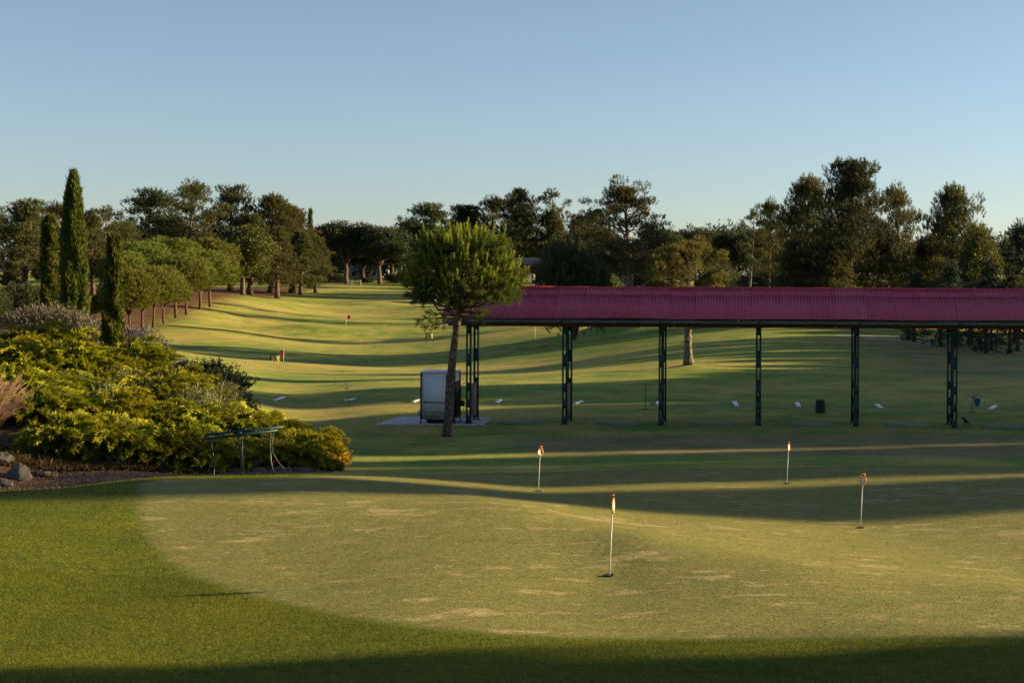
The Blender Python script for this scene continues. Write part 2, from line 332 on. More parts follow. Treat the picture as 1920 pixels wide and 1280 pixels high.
def gzv(X, Y):
    X = np.asarray(X, float).ravel(); Y = np.asarray(Y, float).ravel(); out = np.empty(len(X))
    for a in range(0, len(X), 20000):
        u = uv(X[a:a+20000], Y[a:a+20000]); out[a:a+20000] = _k(u, _U) @ _w[:_n] + _w[_n] + u @ _w[_n+1:]
    for bx, by, h, s1, s2 in BUMPS: out += h * np.exp(-((X - bx) / s1) ** 2 - ((Y - by) / s2) ** 2)
    dr = np.full(len(X), 9.0)                       # the low ridge that crosses the putting green
    for (ax_, ay), (bx, by) in zip(RIDGE, RIDGE[1:]):
        ex, ey = bx - ax_, by - ay; t = np.clip(((X - ax_) * ex + (Y - ay) * ey) / (ex * ex + ey * ey), 0, 1); dr = np.minimum(dr, np.hypot(X - ax_ - t * ex, Y - ay - t * ey))
    out += .025 * np.exp(-(dr / .75) ** 2)
    far = np.clip((Y - 60) / 80, 0, 1)
    out += far * (.08 * np.sin(X * .17 + Y * .05) * np.sin(Y * .11 + 1) + .04 * np.sin(X * .31 - Y * .19))
    return out
def gz(X, Y): return float(gzv([X], [Y])[0])
def ground(x, y, y0=5.0, y1=420.0):
    """where the line of sight (x, y) meets the ground"""
    Ys = np.geomspace(y0, y1, 700); d = at(x, y, 1.0)
    Z = CAMZ + (d.z - CAMZ) * Ys; h = Z - gzv(d.x * Ys, Ys); i = np.argmax(h < 0)
    if h[i] >= 0: i = len(Ys) - 1
    a, b = Ys[max(i - 1, 0)], Ys[i]; ha, hb = h[max(i-1, 0)], h[i]
    Y = a + (b - a) * (ha / (ha - hb + 1e-9)) if i else a
    return Vector((d.x * Y, Y, gz(d.x * Y, Y)))
def poly_sd(X, Y, poly):
    """signed distance, positive inside"""
    P = np.array(poly, float); ins = np.zeros(len(X), bool); d = np.full(len(X), 1e9)
    for i in range(len(P)):
        a, b = P[i], P[(i + 1) % len(P)]
        cr = ((a[1] > Y) != (b[1] > Y)) & (X < (b[0] - a[0]) * (Y - a[1]) / (b[1] - a[1] + 1e-12) + a[0]); ins ^= cr
        e = b - a; t = np.clip(((X - a[0]) * e[0] + (Y - a[1]) * e[1]) / (e @ e), 0, 1)
        d = np.minimum(d, np.hypot(X - a[0] - t * e[0], Y - a[1] - t * e[1]))
    return np.where(ins, d, -d)
def ax(x, Y): return (x - PX) / F_PX * Y
BED = [(-22, 21.5), (ax(0, 22.6), 22.6), (ax(150, 23.6), 23.6), (ax(330, 24.6), 24.6), (ax(480, 25.3), 25.3), (ax(610, 27.2), 27.2), (ax(645, 29.5), 29.5), (ax(600, 32), 32), (ax(540, 37), 37), (ax(480, 44), 44), (ax(330, 50), 50), (ax(100, 60), 60), (-50, 62), (-50, 30)]
PINESOIL = [(ax(170, 112), 112), (ax(262, 130), 130), (ax(335, 147), 147), (ax(415, 177), 177), (ax(500, 215), 215), (ax(560, 245), 245), (ax(600, 275), 275), (-130, 290), (-150, 110)]
DRY = [(-4, 34), (14, 33), (14, 41), (3, 41.5), (-5, 40)]
MOUND = [(ax(1085, 131), 131), (ax(1120, 136), 136), (ax(1230, 136), 136), (ax(1235, 128), 128), (ax(1150, 129), 129)]
SAND = [(8.5, 105), (18, 100), (19, 92), (14, 92), (9, 98)]
def smooth(d, w): return np.clip(.5 + d / w, 0, 1)
def terrain():
    ys = np.concatenate([np.arange(-60, 3, 4.0), np.geomspace(4, 430, 380), np.geomspace(450, 4000, 14)])
    us = np.concatenate([np.linspace(-3.2, -.62, 26)[:-1], np.linspace(-.62, .62, 372), np.linspace(.62, 3.2, 26)[1:]])
    Yg, Ug = np.meshgrid(ys, us, indexing='ij'); Xg = Ug * (np.maximum(Yg, 0) + 6)
    X, Y = Xg.ravel(), Yg.ravel(); Z = gzv(X, Y); Z -= np.clip((Y - 500) / 3500, 0, 1) * 6
    k, n = Yg.shape; i, j = np.meshgrid(np.arange(k - 1), np.arange(n - 1), indexing='ij')
    b = MB().add(np.stack([X, Y, Z], 1), np.stack([i*n + j, i*n + j + 1, (i+1)*n + j + 1, (i+1)*n + j], -1).reshape(-1, 4))
    o = b.build('ground', M['fairway'], smooth=True); o['kind'] = 'structure'; o['label'] = 'rolling mown grass of the driving range and its banks'
    me = o.data
    def at_(nm, v): a = me.attributes.new(nm, 'FLOAT', 'POINT'); a.data.foreach_set('value', np.asarray(v, np.float32))
    at_('bed', smooth(poly_sd(X, Y, BED), .5)); at_('soil', np.maximum(smooth(poly_sd(X, Y, PINESOIL) - 1.5, 14), smooth(poly_sd(X, Y, MOUND), 2.5)))
    worn_strip = .62 * np.exp(-((Y - 50.5 + .05 * X) / .9) ** 2) * (np.abs(X) < 16)
    at_('dry', np.maximum(1.0 * smooth(poly_sd(X, Y, DRY), 5), worn_strip + .55 * smooth(poly_sd(X, Y, [(6, 62), (22, 60), (40, 120), (6, 118)]), 12)))
    at_('apron', np.clip((27.5 - Y) / 4, 0, 1))
    at_('sand', smooth(poly_sd(X, Y, SAND), 6) * .62)
    return o
terrain()

gp = [ground(*p) for p in [(250,905),(243,930),(238,965),(262,1020),(310,1065),(400,1105),(500,1133),(620,1158),(760,1180),(960,1196),(1200,1203),(1500,1203),(1920,1200)]]
GREEN = [(p.x, p.y) for p in gp] + [(9, 10.8), (14, 15), (15, 22), (13, 28)] + [(ground(*p).x, ground(*p).y) for p in [(1920,875),(1500,875),(1200,878),(900,886),(700,891),(500,896),(330,897)]]
def catmull(P, k=22, closed=True):
    P = np.array(P, float); n = len(P); out = []
    for i in range(n):
        a, b, c, d = P[(i-1) % n], P[i], P[(i+1) % n], P[(i+2) % n]
        for t in np.arange(k) / k:
            out.append(.5 * ((2*b) + (c - a) * t + (2*a - 5*b + 4*c - d) * t*t + (3*b - a - 3*c + d) * t**3))
    return np.array(out)
GC = catmull(GREEN)
def sheet(name, outline, centre, mat, lift, rings=70, kind='structure', label=None, wob=0.0):
    th = len(outline); r = np.concatenate([np.linspace(0, .93, rings - 14) ** .9, np.linspace(.94, 1, 14)]); lift = np.repeat(lift - np.clip((r - .955) / .045, 0, 1) * (lift + .001), th); c = np.array(centre)
    P = c + r[:, None, None] * (outline - c)[None]
    if wob: 
        rng = np.random.default_rng(3); P[-1] += rng.normal(0, wob, P[-1].shape)
    X, Y = P[..., 0].ravel(), P[..., 1].ravel(); Z = gzv(X, Y) + lift
    i, j = np.meshgrid(np.arange(rings - 1), np.arange(th), indexing='ij'); j2 = (j + 1) % th
    o = MB().add(np.stack([X, Y, Z], 1), np.stack([i*th + j, (i+1)*th + j, (i+1)*th + j2, i*th + j2], -1).reshape(-1, 4)).build(name, mat, smooth=True)
    ed = np.broadcast_to(np.clip((r - .962) / .038, 0, 1)[:, None], (rings, th)); a = o.data.attributes.new('edge', 'FLOAT', 'POINT'); a.data.foreach_set('value', ed.ravel().astype(np.float32))
    o['kind'] = kind
    if label: o['label'] = label
    return o
sheet('putting_green', GC, (2.0, 18.5), M['green'], .004, label='closely mown putting green with pale worn patches', wob=0)

# blades of the longer turf round the near edge of the green
def turf():
    rng = np.random.default_rng(11); b = MB()
    for n, y0, y1, L, w in ((300000, 7.2, 13.5, .023, .0034), (140000, 12, 25, .030, .006)):
        Y = np.sqrt(rng.uniform(y0 ** 2, y1 ** 2, n)); X = rng.uniform(-.56, .30, n) * Y
        k = (poly_sd(X, Y, GC[::5]) < np.abs(rng.normal(.0, .11, n))) & (poly_sd(X, Y, BED) < .1); X, Y = X[k], Y[k]; m = len(X)
        P = np.stack([X, Y, gzv(X, Y) - .004], 1)
        D = rng.normal(0, .55, (m, 3)); D[:, 2] = 1
        t = np.clip(.35 + .3 * np.sin(X * 1.3 + Y * .8) * np.sin(Y * 1.9 - X * .4) + rng.normal(0, .28, m), 0, 1)
        b.blades(P, D, L * rng.uniform(.5, 1.4, m), w, rng, t)
    o = b.build('grass', M['blade']); tag(o, 'longer turf round the edge of the putting green', 'grass', kind='stuff')
turf()

# ------------------------------------------------------------------ trees
def unit(v): return v / (np.linalg.norm(v, axis=-1, keepdims=True) + 1e-9)
UP = np.array([0, 0, 1.0])
def limb_path(rng, p0, az, el, L, k=6, lift=.35, wob=.10):
    P = [np.array(p0, float)]; 
    for i in range(k - 1):
        e = el + lift * (i / (k - 1)) ** 1.5; az += rng.normal(0, wob); st = L / (k - 1)
        P.append(P[-1] + st * np.array([math.cos(az) * math.cos(e), math.sin(az) * math.cos(e), math.sin(e)]))
    return np.array(P)
def along(P, t):
    x = t * (len(P) - 1); i = min(int(x), len(P) - 2); f = x - i; return P[i] * (1 - f) + P[i + 1] * f, unit(P[i + 1] - P[i])
def tufts(b, rng, P, D, nb, bl, bw, up=.35, spread=.75, t0=0.0, jit=.06):
    P = np.array(P); D = np.array(D); n = len(P)
    P2 = np.repeat(P, nb, 0) + rng.normal(0, jit, (n * nb, 3)); tt = np.repeat(np.clip(rng.normal(.35, .22, n) + t0, 0, 1), nb)
    Dd = unit(np.repeat(D, nb, 0) * .8 + UP * up + unit(rng.normal(size=(n * nb, 3))) * spread)
    b.blades(P2, Dd, bl * rng.uniform(.65, 1.2, n * nb), bw, rng, np.clip(tt + rng.normal(0, .1, n * nb), 0, 1), True)
def trunk_path(rng, H, lean=(0, 0), wob=.012, k=12):
    z = np.linspace(0, 1, k); off = np.cumsum(rng.normal(0, wob * H / k * 3, (k, 2)), 0); off -= off[0]
    return np.stack([lean[0] * z * H + off[:, 0], lean[1] * z * H + off[:, 1], z * H], 1)

def pine(seed, H, cb, Rm, prof, nl=46, cl=3, nt=26, nb=13, bl=.40, bw=.066, r0=.28, el=(0.12, 1.1), lift=.55, dead=6, lean=(0, 0), fork=None, drop=0.0, top=.96, cr=(.17, .27), flat=.95):
    """trunk, whorls of limbs, and needle clumps carried along the outer part of every limb"""
    rng = np.random.default_rng(seed); w = MB(); c = MB()
    T = trunk_path(rng, H * top, lean); zz = T[:, 2] / H
    w.tube(T, r0 * (1 - zz) ** .75 + .025 + .35 * r0 * np.exp(-zz * 28), 9)
    paths = []
    for i in range(nl):
        u = ((i + rng.uniform(0, .8)) / nl) ** .9
        if rng.random() < drop: continue
        p0, _ = along(T, (cb + (H * .95 - cb) * u) / H); az = i * 2.39996 + rng.normal(0, .45)
        L = Rm * prof(u) * rng.uniform(.45, 1.12); e = el[0] + (el[1] - el[0]) * u ** 1.3 + rng.normal(0, .2)
        paths.append((limb_path(rng, p0, az, e, L, 6, lift, .16), L))
    for (zf, az, L, e) in (fork or ()):
        p0, _ = along(T, zf / H); P = limb_path(rng, p0, az, e, L, 8, .25, .15); w.tube(P, np.linspace(r0 * .55, .04, 8), 7)
        for q in range(8):
            pp, d = along(P, .4 + .6 * q / 8); L2 = L * rng.uniform(.25, .45); paths.append((limb_path(rng, pp, rng.uniform(0, 6.28), rng.uniform(.1, .8), L2, 5, .4), L2))
    CP_, CR, CW = [], [], []
    for P, L in paths:
        w.tube(P, np.linspace(.014 + .020 * L, .012, len(P)), 5, False)
        k = max(2, int(round(cl * (.5 + .5 * L / Rm) + rng.uniform(-.5, .5))))
        for s in range(k):
            t = 1 - (s / k) * .62 + rng.normal(0, .04); p, d = along(P, min(1, max(.3, t))); r = Rm * rng.uniform(*cr) * (.75 + .25 * L / Rm)
            q = p + rng.normal(0, .55, 3) * r * np.array([1, 1, .7]); q[2] += r * .1; CP_.append(q); CR.append(r); CW.append(rng.normal(0, .13))
            if s: w.tube(np.array([p - d * .3, (p + q) / 2, q]), [.02, .015, .008], 4, False)
    CP_.append(T[-1] + UP * .1); CR.append(Rm * .2); CW.append(0)
    m = len(CP_); n = m * nt; C3 = np.repeat(np.array(CP_), nt, 0); R3 = np.repeat(np.array(CR), nt); W3 = np.repeat(np.array(CW), nt)
    d = unit(rng.normal(size=(n, 3))); d[:, 2] = np.where(d[:, 2] < -.35, -d[:, 2] * .7, d[:, 2]); d = unit(d)
    P = C3 + d * (R3 * rng.uniform(.45, 1.0, n) ** .7)[:, None] * np.array([1, 1, flat])
    D = unit(d * .55 + UP * 1.0 + rng.normal(0, .22, (n, 3)))
    P2 = np.repeat(P, nb, 0); sh = rng.uniform(0, 1.0, n * nb); P2 = P2 + np.repeat(D, nb, 0) * (sh * bl * 1.35)[:, None]
    Dd = unit(np.repeat(D, nb, 0) * .85 + unit(rng.normal(size=(n * nb, 3))) * .62)
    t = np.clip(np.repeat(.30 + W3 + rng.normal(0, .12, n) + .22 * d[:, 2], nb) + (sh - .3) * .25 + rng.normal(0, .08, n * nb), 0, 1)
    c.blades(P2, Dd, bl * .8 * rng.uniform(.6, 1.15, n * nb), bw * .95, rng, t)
    for i in range(dead):
        zf = rng.uniform(.35, 1.05) * cb; p0, _ = along(T, zf / H); L = rng.uniform(.25, .55) * Rm
        P = limb_path(rng, p0, rng.uniform(0, 6.28), rng.uniform(-.35, .15), L, 5, .2, .25); w.tube(P, np.linspace(.035, .008, 5), 4, False)
        for s in range(3):
            pp, dd = along(P, rng.uniform(.4, .95)); w.tube(limb_path(rng, pp, rng.uniform(0, 6.28), rng.uniform(-.2, .5), L * .3, 3, .1), [.012, .009, .005], 4, False)
    return w, c
def dome_tree(seed, H, th, Rm, n=1700, nb=11, bl=.26, bw=.035, lobes=7, r0=.115, flat=.75, lean=(.02, 0), base=.0, nl=26):
    rng = np.random.default_rng(seed); w = MB(); c = MB()
    T = trunk_path(rng, th * 1.35, lean, .018, 8); w.tube(T, np.linspace(r0, r0 * .55, 8), 8)
    hub = T[-3]; ctr = np.array([hub[0], hub[1], th + (H - th) * .42]); hz = (H - th)
    L = [(ctr, Rm * .86, hz * .55)]
    for i in range(lobes):
        a = i * 2.4 + rng.uniform(0, .7); r = Rm * rng.uniform(.30, .55)
        L.append((ctr + np.array([math.cos(a) * r, math.sin(a) * r, hz * rng.uniform(-.12, .16)]), Rm * rng.uniform(.42, .58), hz * rng.uniform(.34, .46)))
    P = []; D = []
    while len(P) < n:
        cc, rr, rh = L[rng.integers(len(L))]; d = unit(rng.normal(size=3)); 
        if d[2] < -.75: continue
        k = rng.uniform(.72, 1.03) if rng.random() < .8 else rng.uniform(.3, .75); p = cc + d * np.array([rr, rr, rh * (1 if d[2] > 0 else flat)]) * k
        if p[2] < th + base: continue
        P.append(p); D.append(unit(d * .42 + UP * (1.1 if d[2] > -.1 else .4)))
    P = np.array(P); D = np.array(D); tufts(c, rng, P, D, nb, bl, bw, .35, .5, -.1, .045); tufts(c, rng, P + D * bl * .7, D, nb // 2, bl * .8, bw, .35, .4, .15, .03)
    for i in range(nl):
        tgt = P[rng.integers(len(P))]; Q = np.array([hub * (1 - f) + tgt * f + UP * (.12 * hz * math.sin(f * 3.14)) for f in (0, .33, .66, .95)]); w.tube(Q, np.linspace(r0 * .42, .012, 4), 5, False)
    return w, c
def broadleaf(seed, H, th, Rm, n=3800, lf=.26, r0=.3, lobes=16):
    rng = np.random.default_rng(seed); w = MB(); c = MB()
    T = trunk_path(rng, th * 1.5, (.02, 0), .03, 8); w.tube(T, np.linspace(r0, r0 * .5, 8), 8); hub = T[-2]; ctr = np.array([hub[0], hub[1], (H + th) / 2]); hz = (H - th) / 2
    L = []
    for i in range(lobes):
        d = unit(rng.normal(size=3)); q = ctr + d * np.array([Rm, Rm, hz]) * rng.uniform(.45, .72); L.append((q, Rm * rng.uniform(.28, .44)))
        Q = np.array([hub * (1 - f) + q * f + rng.normal(0, .12, 3) for f in (0, .35, .7, 1)]); w.tube(Q, np.linspace(r0 * .4, .03, 4), 5, False)
    li = rng.integers(len(L), size=n); cc = np.array([L[i][0] for i in li]); rr = np.array([L[i][1] for i in li])
    d = unit(rng.normal(size=(n, 3))); P = cc + d * (rr * rng.uniform(.55, 1.05, n) ** .6)[:, None] * np.array([1.1, 1.1, .8])
    P2 = np.repeat(P, 6, 0) + rng.normal(0, .16, (n * 6, 3)); t = np.repeat(np.clip(rng.normal(.35, .25, n), 0, 1), 6)
    c.blades(P2, unit(np.repeat(d, 6, 0) * .5 + rng.normal(size=(n * 6, 3)) * .6), lf * rng.uniform(.6, 1.2, n * 6), lf * .62, rng, t, True)
    return w, c
def cypress(seed, H, Rm, taper, n=5200, side=(), bs=1.0):
    rng = np.random.default_rng(seed); w = MB(); c = MB(); w.tube(trunk_path(rng, H * .95, (0, 0), .004, 8), np.linspace(.10, .02, 8), 7)
    u = rng.random(n) ** .92; r = Rm * taper(u); th = rng.uniform(0, 6.283, n)
    fl = 1 + .17 * np.sin(th * 4 + u * 7 + 1.3 * np.sin(u * 11 + seed)) + .09 * np.sin(u * 31 + th * 2 + seed) + .08 * np.sin(th * 9 - u * 13 + seed)
    k = np.where(rng.random(n) < .75, rng.uniform(.82, 1.04, n), rng.uniform(.3, .85, n))
    off = .10 * Rm * np.sin(u * 5 + seed)
    P = np.stack([np.cos(th) * r * fl * k + off, np.sin(th) * r * fl * k, u * H * .97], 1)
    out = np.stack([np.cos(th), np.sin(th), np.zeros(n)], 1); nb = 7
    P2 = np.repeat(P, nb, 0) + rng.normal(0, .022, (n * nb, 3)); D = unit(np.repeat(out, nb, 0) * .26 + UP + rng.normal(0, .24, (n * nb, 3)))
    t = np.repeat(np.clip(rng.normal(.30, .26, n) + .25 * (fl - 1) * 4, 0, 1), nb)
    c.blades(P2, D, rng.uniform(.07, .17, n * nb) * np.repeat(np.where(rng.random(n) < .1, 1.7, 1.0), nb) * bs, .018 * bs, rng, t, True)
    for (z, az, L, e, m) in side:
        P0 = limb_path(rng, (0, 0, z), az, e, L, 6, .1 if e < .8 else .5, .03); w.tube(P0, np.linspace(.03, .01, 6), 5)
        f = rng.random(m); base = np.array([along(P0, q)[0] for q in f]); dd = np.array([along(P0, q)[1] for q in f])
        rr = .085 * (1.05 - f)[:, None]; Pm = np.repeat(base + rng.normal(0, 1, (m, 3)) * rr * .7, 4, 0)
        c.blades(Pm, unit(np.repeat(dd, 4, 0) + rng.normal(0, .4, (m * 4, 3)) + UP * .2), rng.uniform(.06, .14, m * 4), .018, rng, np.clip(rng.normal(.4, .25, m * 4), 0, 1), True)
    return w, c
def spruce(seed, H, Rm, nl=90, nb=7, bl=.22, bw=.05):
    return pine(seed, H, .35, Rm, lambda u: (1 - u) ** .8 * .95 + .05, nl, 3, 14, nb, bl, bw, .16, (-.25, .5), .25, 0, cr=(.13, .2), flat=.45)

PR_ROUND = lambda u: (.55 + .45 * min(1, u / .3)) * (1 - max(0, (u - .35) / .65) ** 2.2) ** .6 + .06
PR_BROAD = lambda u: (.75 + .25 * min(1, u / .25)) * (1 - .82 * u ** 1.5) + .02
PR_CONE = lambda u: (.6 + .4 * min(1, u / .2)) * (1 - u * .88)
PR_TOP = lambda u: (.35 + .65 * min(1, u / .55)) * (1 - max(0, (u - .6) / .4) ** 2 * .75)
PROTO = {}
def proto(name, wc, bm, fm):
    w, c = wc; V = np.concatenate(c.v); z = np.concatenate([V[:, 2]]); ext = np.percentile(np.abs(V[:, :2] - V[:, :2].mean(0)), 97.5) * 2.1
    PROTO[name] = (w.mesh(name + '_trunk', M[bm], True), c.mesh(name + '_crown', M[fm]), float(np.percentile(z, 99.8)), float(ext), V[:, :2].mean(0))
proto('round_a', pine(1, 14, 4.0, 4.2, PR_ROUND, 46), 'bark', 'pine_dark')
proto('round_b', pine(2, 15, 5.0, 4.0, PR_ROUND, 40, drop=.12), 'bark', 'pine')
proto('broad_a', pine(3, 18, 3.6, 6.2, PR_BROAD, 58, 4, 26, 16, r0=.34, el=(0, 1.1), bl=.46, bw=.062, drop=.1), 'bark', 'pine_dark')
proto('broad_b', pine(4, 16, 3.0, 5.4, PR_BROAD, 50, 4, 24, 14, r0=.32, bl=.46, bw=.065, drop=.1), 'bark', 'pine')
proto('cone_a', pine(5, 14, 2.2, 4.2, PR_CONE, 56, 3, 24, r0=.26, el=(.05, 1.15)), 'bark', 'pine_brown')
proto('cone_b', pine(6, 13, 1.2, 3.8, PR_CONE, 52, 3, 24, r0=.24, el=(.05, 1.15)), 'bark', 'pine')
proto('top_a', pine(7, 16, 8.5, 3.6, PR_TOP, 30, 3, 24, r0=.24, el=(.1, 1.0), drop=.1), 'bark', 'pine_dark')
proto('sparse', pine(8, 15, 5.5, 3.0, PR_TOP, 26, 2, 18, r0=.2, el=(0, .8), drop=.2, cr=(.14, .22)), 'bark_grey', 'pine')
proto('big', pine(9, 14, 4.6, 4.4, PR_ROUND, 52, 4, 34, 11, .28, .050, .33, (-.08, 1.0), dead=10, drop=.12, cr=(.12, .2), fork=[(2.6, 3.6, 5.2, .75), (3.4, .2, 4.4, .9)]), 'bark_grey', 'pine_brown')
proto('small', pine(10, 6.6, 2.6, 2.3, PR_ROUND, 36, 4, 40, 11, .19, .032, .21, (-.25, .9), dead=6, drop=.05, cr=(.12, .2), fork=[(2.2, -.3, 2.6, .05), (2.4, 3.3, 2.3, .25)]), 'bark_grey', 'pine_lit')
for i in range(3): proto('dome_%d' % i, dome_tree(20 + i, 6.6, 1.9 + .15 * i, 2.6, 3000), 'bark_red', 'stone_pine')
proto('bush', dome_tree(30, 5, .1, 3.2, 3600, 11, .26, .04, 11, .2, 1.0), 'bark', 'pine_dark')
proto('oak_a', broadleaf(40, 9, 2.0, 3.6), 'bark', 'oak')
proto('oak_b', broadleaf(41, 10, 2.6, 3.8), 'bark', 'oak_dark')
proto('spruce', spruce(50, 8, 2.6), 'bark', 'spruce')
proto('shade', pine(60, 13, 2.0, 4.2, PR_ROUND, 60, 4, 16, 9, .6, .16, .25), 'bark', 'pine_dark')
def tree(pr, X, Y, H, Wd, label, name='pine_tree', cat='tree', group=None, rz=None, rng=random.Random(5), sink=.05):
    tm, cm, h0, w0, cxy = PROTO[pr]; sz = H / h0; sx = Wd / w0 if Wd else sz; sx = max(.55 * sz, min(1.7 * sz, sx))
    e = empty(name, (X, Y, gz(X, Y) - sink), rng.uniform(0, 6.28) if rz is None else rz); e.scale = (sx, sx, sz); e.rotation_euler[0] = rng.gauss(0, .025); e.rotation_euler[1] = rng.gauss(0, .025)
    put('trunk', tm, e); put('crown', cm, e); tag(e, label, cat, group); return e
WIDE = ('pines behind the row of umbrella pines', 'dark trees at the far end of the range')
def tree_px(pr, x, ytop, wpx, Y, label, name='pine_tree', group=None, rz=None):
    X = ax(x, Y); Z = gz(X, Y); H = at(x, ytop, Y).z - Z
    return tree(pr, X, Y, H, (1.18 if group in WIDE else 1.0) * wpx * Y / F_PX, label, name, 'tree', group, rz)

GL, GM, GR = 'pines behind the row of umbrella pines', 'dark trees at the far end of the range', 'tall pines behind the shelter roof'
for a in [
 ('cone_a', 45, 372, 120, 190, 'brownish pine at the very edge of the picture, behind the shortest dark shrubs'),
 ('round_b', 108, 378, 95, 200, 'pine whose crown shows between the two taller cypresses and the edge pine'),
 ('round_a', -15, 385, 95, 215, 'dark pine cut off by the left edge of the picture'),
 ('cone_b', 20, 490, 100, 165, 'low bushy pine below the brownish edge pine'),
 ('cone_a', 175, 392, 80, 205, 'slim pine standing just behind the tallest cypress'),
 ('sparse', 196, 384, 60, 215, 'thin open pine between the tallest and the shortest cypress'),
 ('round_a', 276, 354, 128, 240, 'dark round pine above the highest umbrella pines, first of three tall ones'),
 ('round_b', 355, 337, 110, 235, 'tall airy pine in the middle of three above the umbrella pines'),
 ('round_a', 432, 346, 100, 250, 'dark dense pine, third of three above the umbrella pines, sky showing under it'),
 ('broad_b', 508, 364, 110, 250, 'broad pine right of the three tall ones, leaning out over the fairway'),
 ('cone_a', 548, 384, 105, 255, 'brownish pine next to the thin far cypress'),
 ('cone_b', 470, 400, 90, 235, 'pine half hidden behind the bright oak at the fairway edge'),
 ('broad_b', 232, 415, 100, 225, 'pine filling the gap left of the three tall pines'),
 ('broad_a', 320, 410, 120, 255, 'dark pine below and behind the tall airy one'),
 ('cone_a', 520, 425, 85, 232, 'brown pine with a trunk standing at the fairway edge'),
 ('cone_b', 565, 432, 75, 248, 'small brown pine in front of the far cypress'),
 ('cone_a', 592, 440, 70, 258, 'last pine of the wood edge, beside the open fairway'),
]: tree_px(*a, group=GL)
tree_px('oak_a', 455, 424, 112, 207, 'bright yellowish oak at the end of the umbrella pine row', 'oak_tree')
for a in [
 ('oak_b', 650, 416, 98, 318, 'dark broad tree left of the multi stemmed one at the end of the fairway', 'oak_tree'),
 ('oak_b', 712, 425, 96, 316, 'dark multi stemmed tree at the far end of the fairway', 'oak_tree'),  # dark leaf colour used here so the tree looks shaded
 ('oak_b', 618, 445, 60, 335, 'low dark tree at the corner of the wood, far end of fairway', 'oak_tree'),
 ('round_a', 805, 380, 122, 335, 'broad dark pine rising behind the left half of the young pine'),
 ('round_b', 757, 410, 62, 350, 'pine with thin branches against the sky, left of the young pine'),
 ('broad_a', 868, 384, 112, 345, 'dark pine directly behind the top of the young pine'),
 ('round_b', 925, 367, 92, 345, 'tall pine behind the right half of the young pine'),
 ('top_a', 974, 353, 66, 350, 'pine with a flat tuft of crown above its neighbours'),
 ('broad_b', 990, 388, 105, 348, 'wide pine above the roof of the far hut'),
 ('sparse', 1040, 353, 62, 349, 'thin pointed pine standing out against the sky'),
 ('cone_b', 1036, 395, 92, 346, 'brown lit pine right of the far hut'),
 ('cone_a', 1078, 402, 80, 322, 'brown pine between the thin pointed one and the big forked pine'),
 ('round_a', 1112, 392, 85, 300, 'dark pine half behind the left side of the big forked pine'),
]: tree_px(*a[:6], name=a[6] if len(a) > 6 else 'pine_tree', group=GM)
for x, yt, w, Y, l in [(636, 512, 60, 322, 'low dark shrubbery left of the white house'), (690, 518, 80, 326, 'low dark shrubbery below the white house'), (742, 512, 60, 324, 'low dark shrubbery right of the white house')]: tree_px('bush', x, yt, w, Y, l, 'dome_shrub', 'shrubs at the far end of the fairway')
tree_px('oak_b', 735, 440, 80, 350, 'dark tree right behind the multi stemmed one', 'oak_tree', GM)
tree_px('oak_b', 680, 450, 80, 345, 'dark tree between the two broad ones at the fairway end', 'oak_tree', GM)
for a in [('oak_b', 1238, 428, 90, 262, 'dark tree just right of the big forked pine crown'), ('round_a', 1268, 436, 70, 285, 'small far pine right of the big forked pine'), ('oak_b', 1305, 430, 90, 275, 'far dark tree behind the crown of the small crooked pine'), ('round_b', 1345, 434, 80, 290, 'far pine right of the small crooked pine'), ('oak_b', 1378, 436, 80, 268, 'far dark tree left of the thin bare stemmed pine'), ('oak_b', 1428, 430, 80, 255, 'far dark tree behind the thin bare stemmed pine'), ('round_a', 1140, 425, 90, 270, 'dark pine behind the left limbs of the big forked pine'), ('bush', 1350, 500, 110, 240, 'low dark shrubbery behind the small crooked pine'), ('bush', 1440, 500, 100, 215, 'low dark shrubbery right of the pair of white flags'), ('bush', 1230, 495, 110, 235, 'low dark shrubbery right of the pale forked trunk'), ('cone_b', 1130, 470, 90, 160, 'low bushy pine left of the pale forked trunk')]: tree_px(*a[:6], name='dome_shrub' if a[0] == 'bush' else 'oak_tree' if a[0] == 'oak_b' else 'pine_tree', group='trees between the forked pine and the giant')
tree_px('big', 1183, 331, 172, 130, 'big forked pine with pale trunk standing on a grass mound', rz=2.2)
tree_px('small', 1292, 446, 172, 70, 'small crooked pine behind the shelter, lit yellow, trunk seen under roof', rz=.2)
tree_px('bush', 1078, 444, 138, 118, 'dense dark green dome shaped pine right of the far hut', 'dome_pine', rz=1)
for a in [
 ('sparse', 1405, 389, 60, 205, 'thin bare stemmed pine at the edge of the tall group'),
 ('round_b', 1442, 371, 78, 195, 'pine between the thin bare stemmed one and the giant'),
 ('broad_a', 1586, 299, 218, 122, 'giant broad pine, highest of all, with straight dark trunk'),
 ('broad_b', 1510, 330, 150, 132, 'pine merging into the left flank of the giant one'),
 ('round_b', 1690, 343, 110, 140, 'open pine with sky showing through, right of the giant'),
 ('broad_b', 1792, 346, 142, 128, 'tall pointed pine towards the right edge'),
 ('cone_a', 1650, 430, 120, 127, 'low brown lit pine right of the giant trunk'),
 ('cone_a', 1740, 440, 130, 131, 'low brown pine under the tall pointed one'),
 ('cone_b', 1480, 450, 110, 120, 'low dark pine left of the giant trunk'),
 ('round_a', 1850, 425, 70, 190, 'small distant pine near the right edge'),
 ('cone_b', 1560, 452, 95, 118, 'low pine in front of the giant trunk'),
]: tree_px(*a, group=GR)
tree_px('oak_a', 1822, 425, 76, 96, 'leafy tree with golden lit edge near the right side', 'oak_tree')
tree_px('spruce', 1905, 412, 120, 101, 'dark green spruce cut by the right edge of the picture', 'spruce_tree')
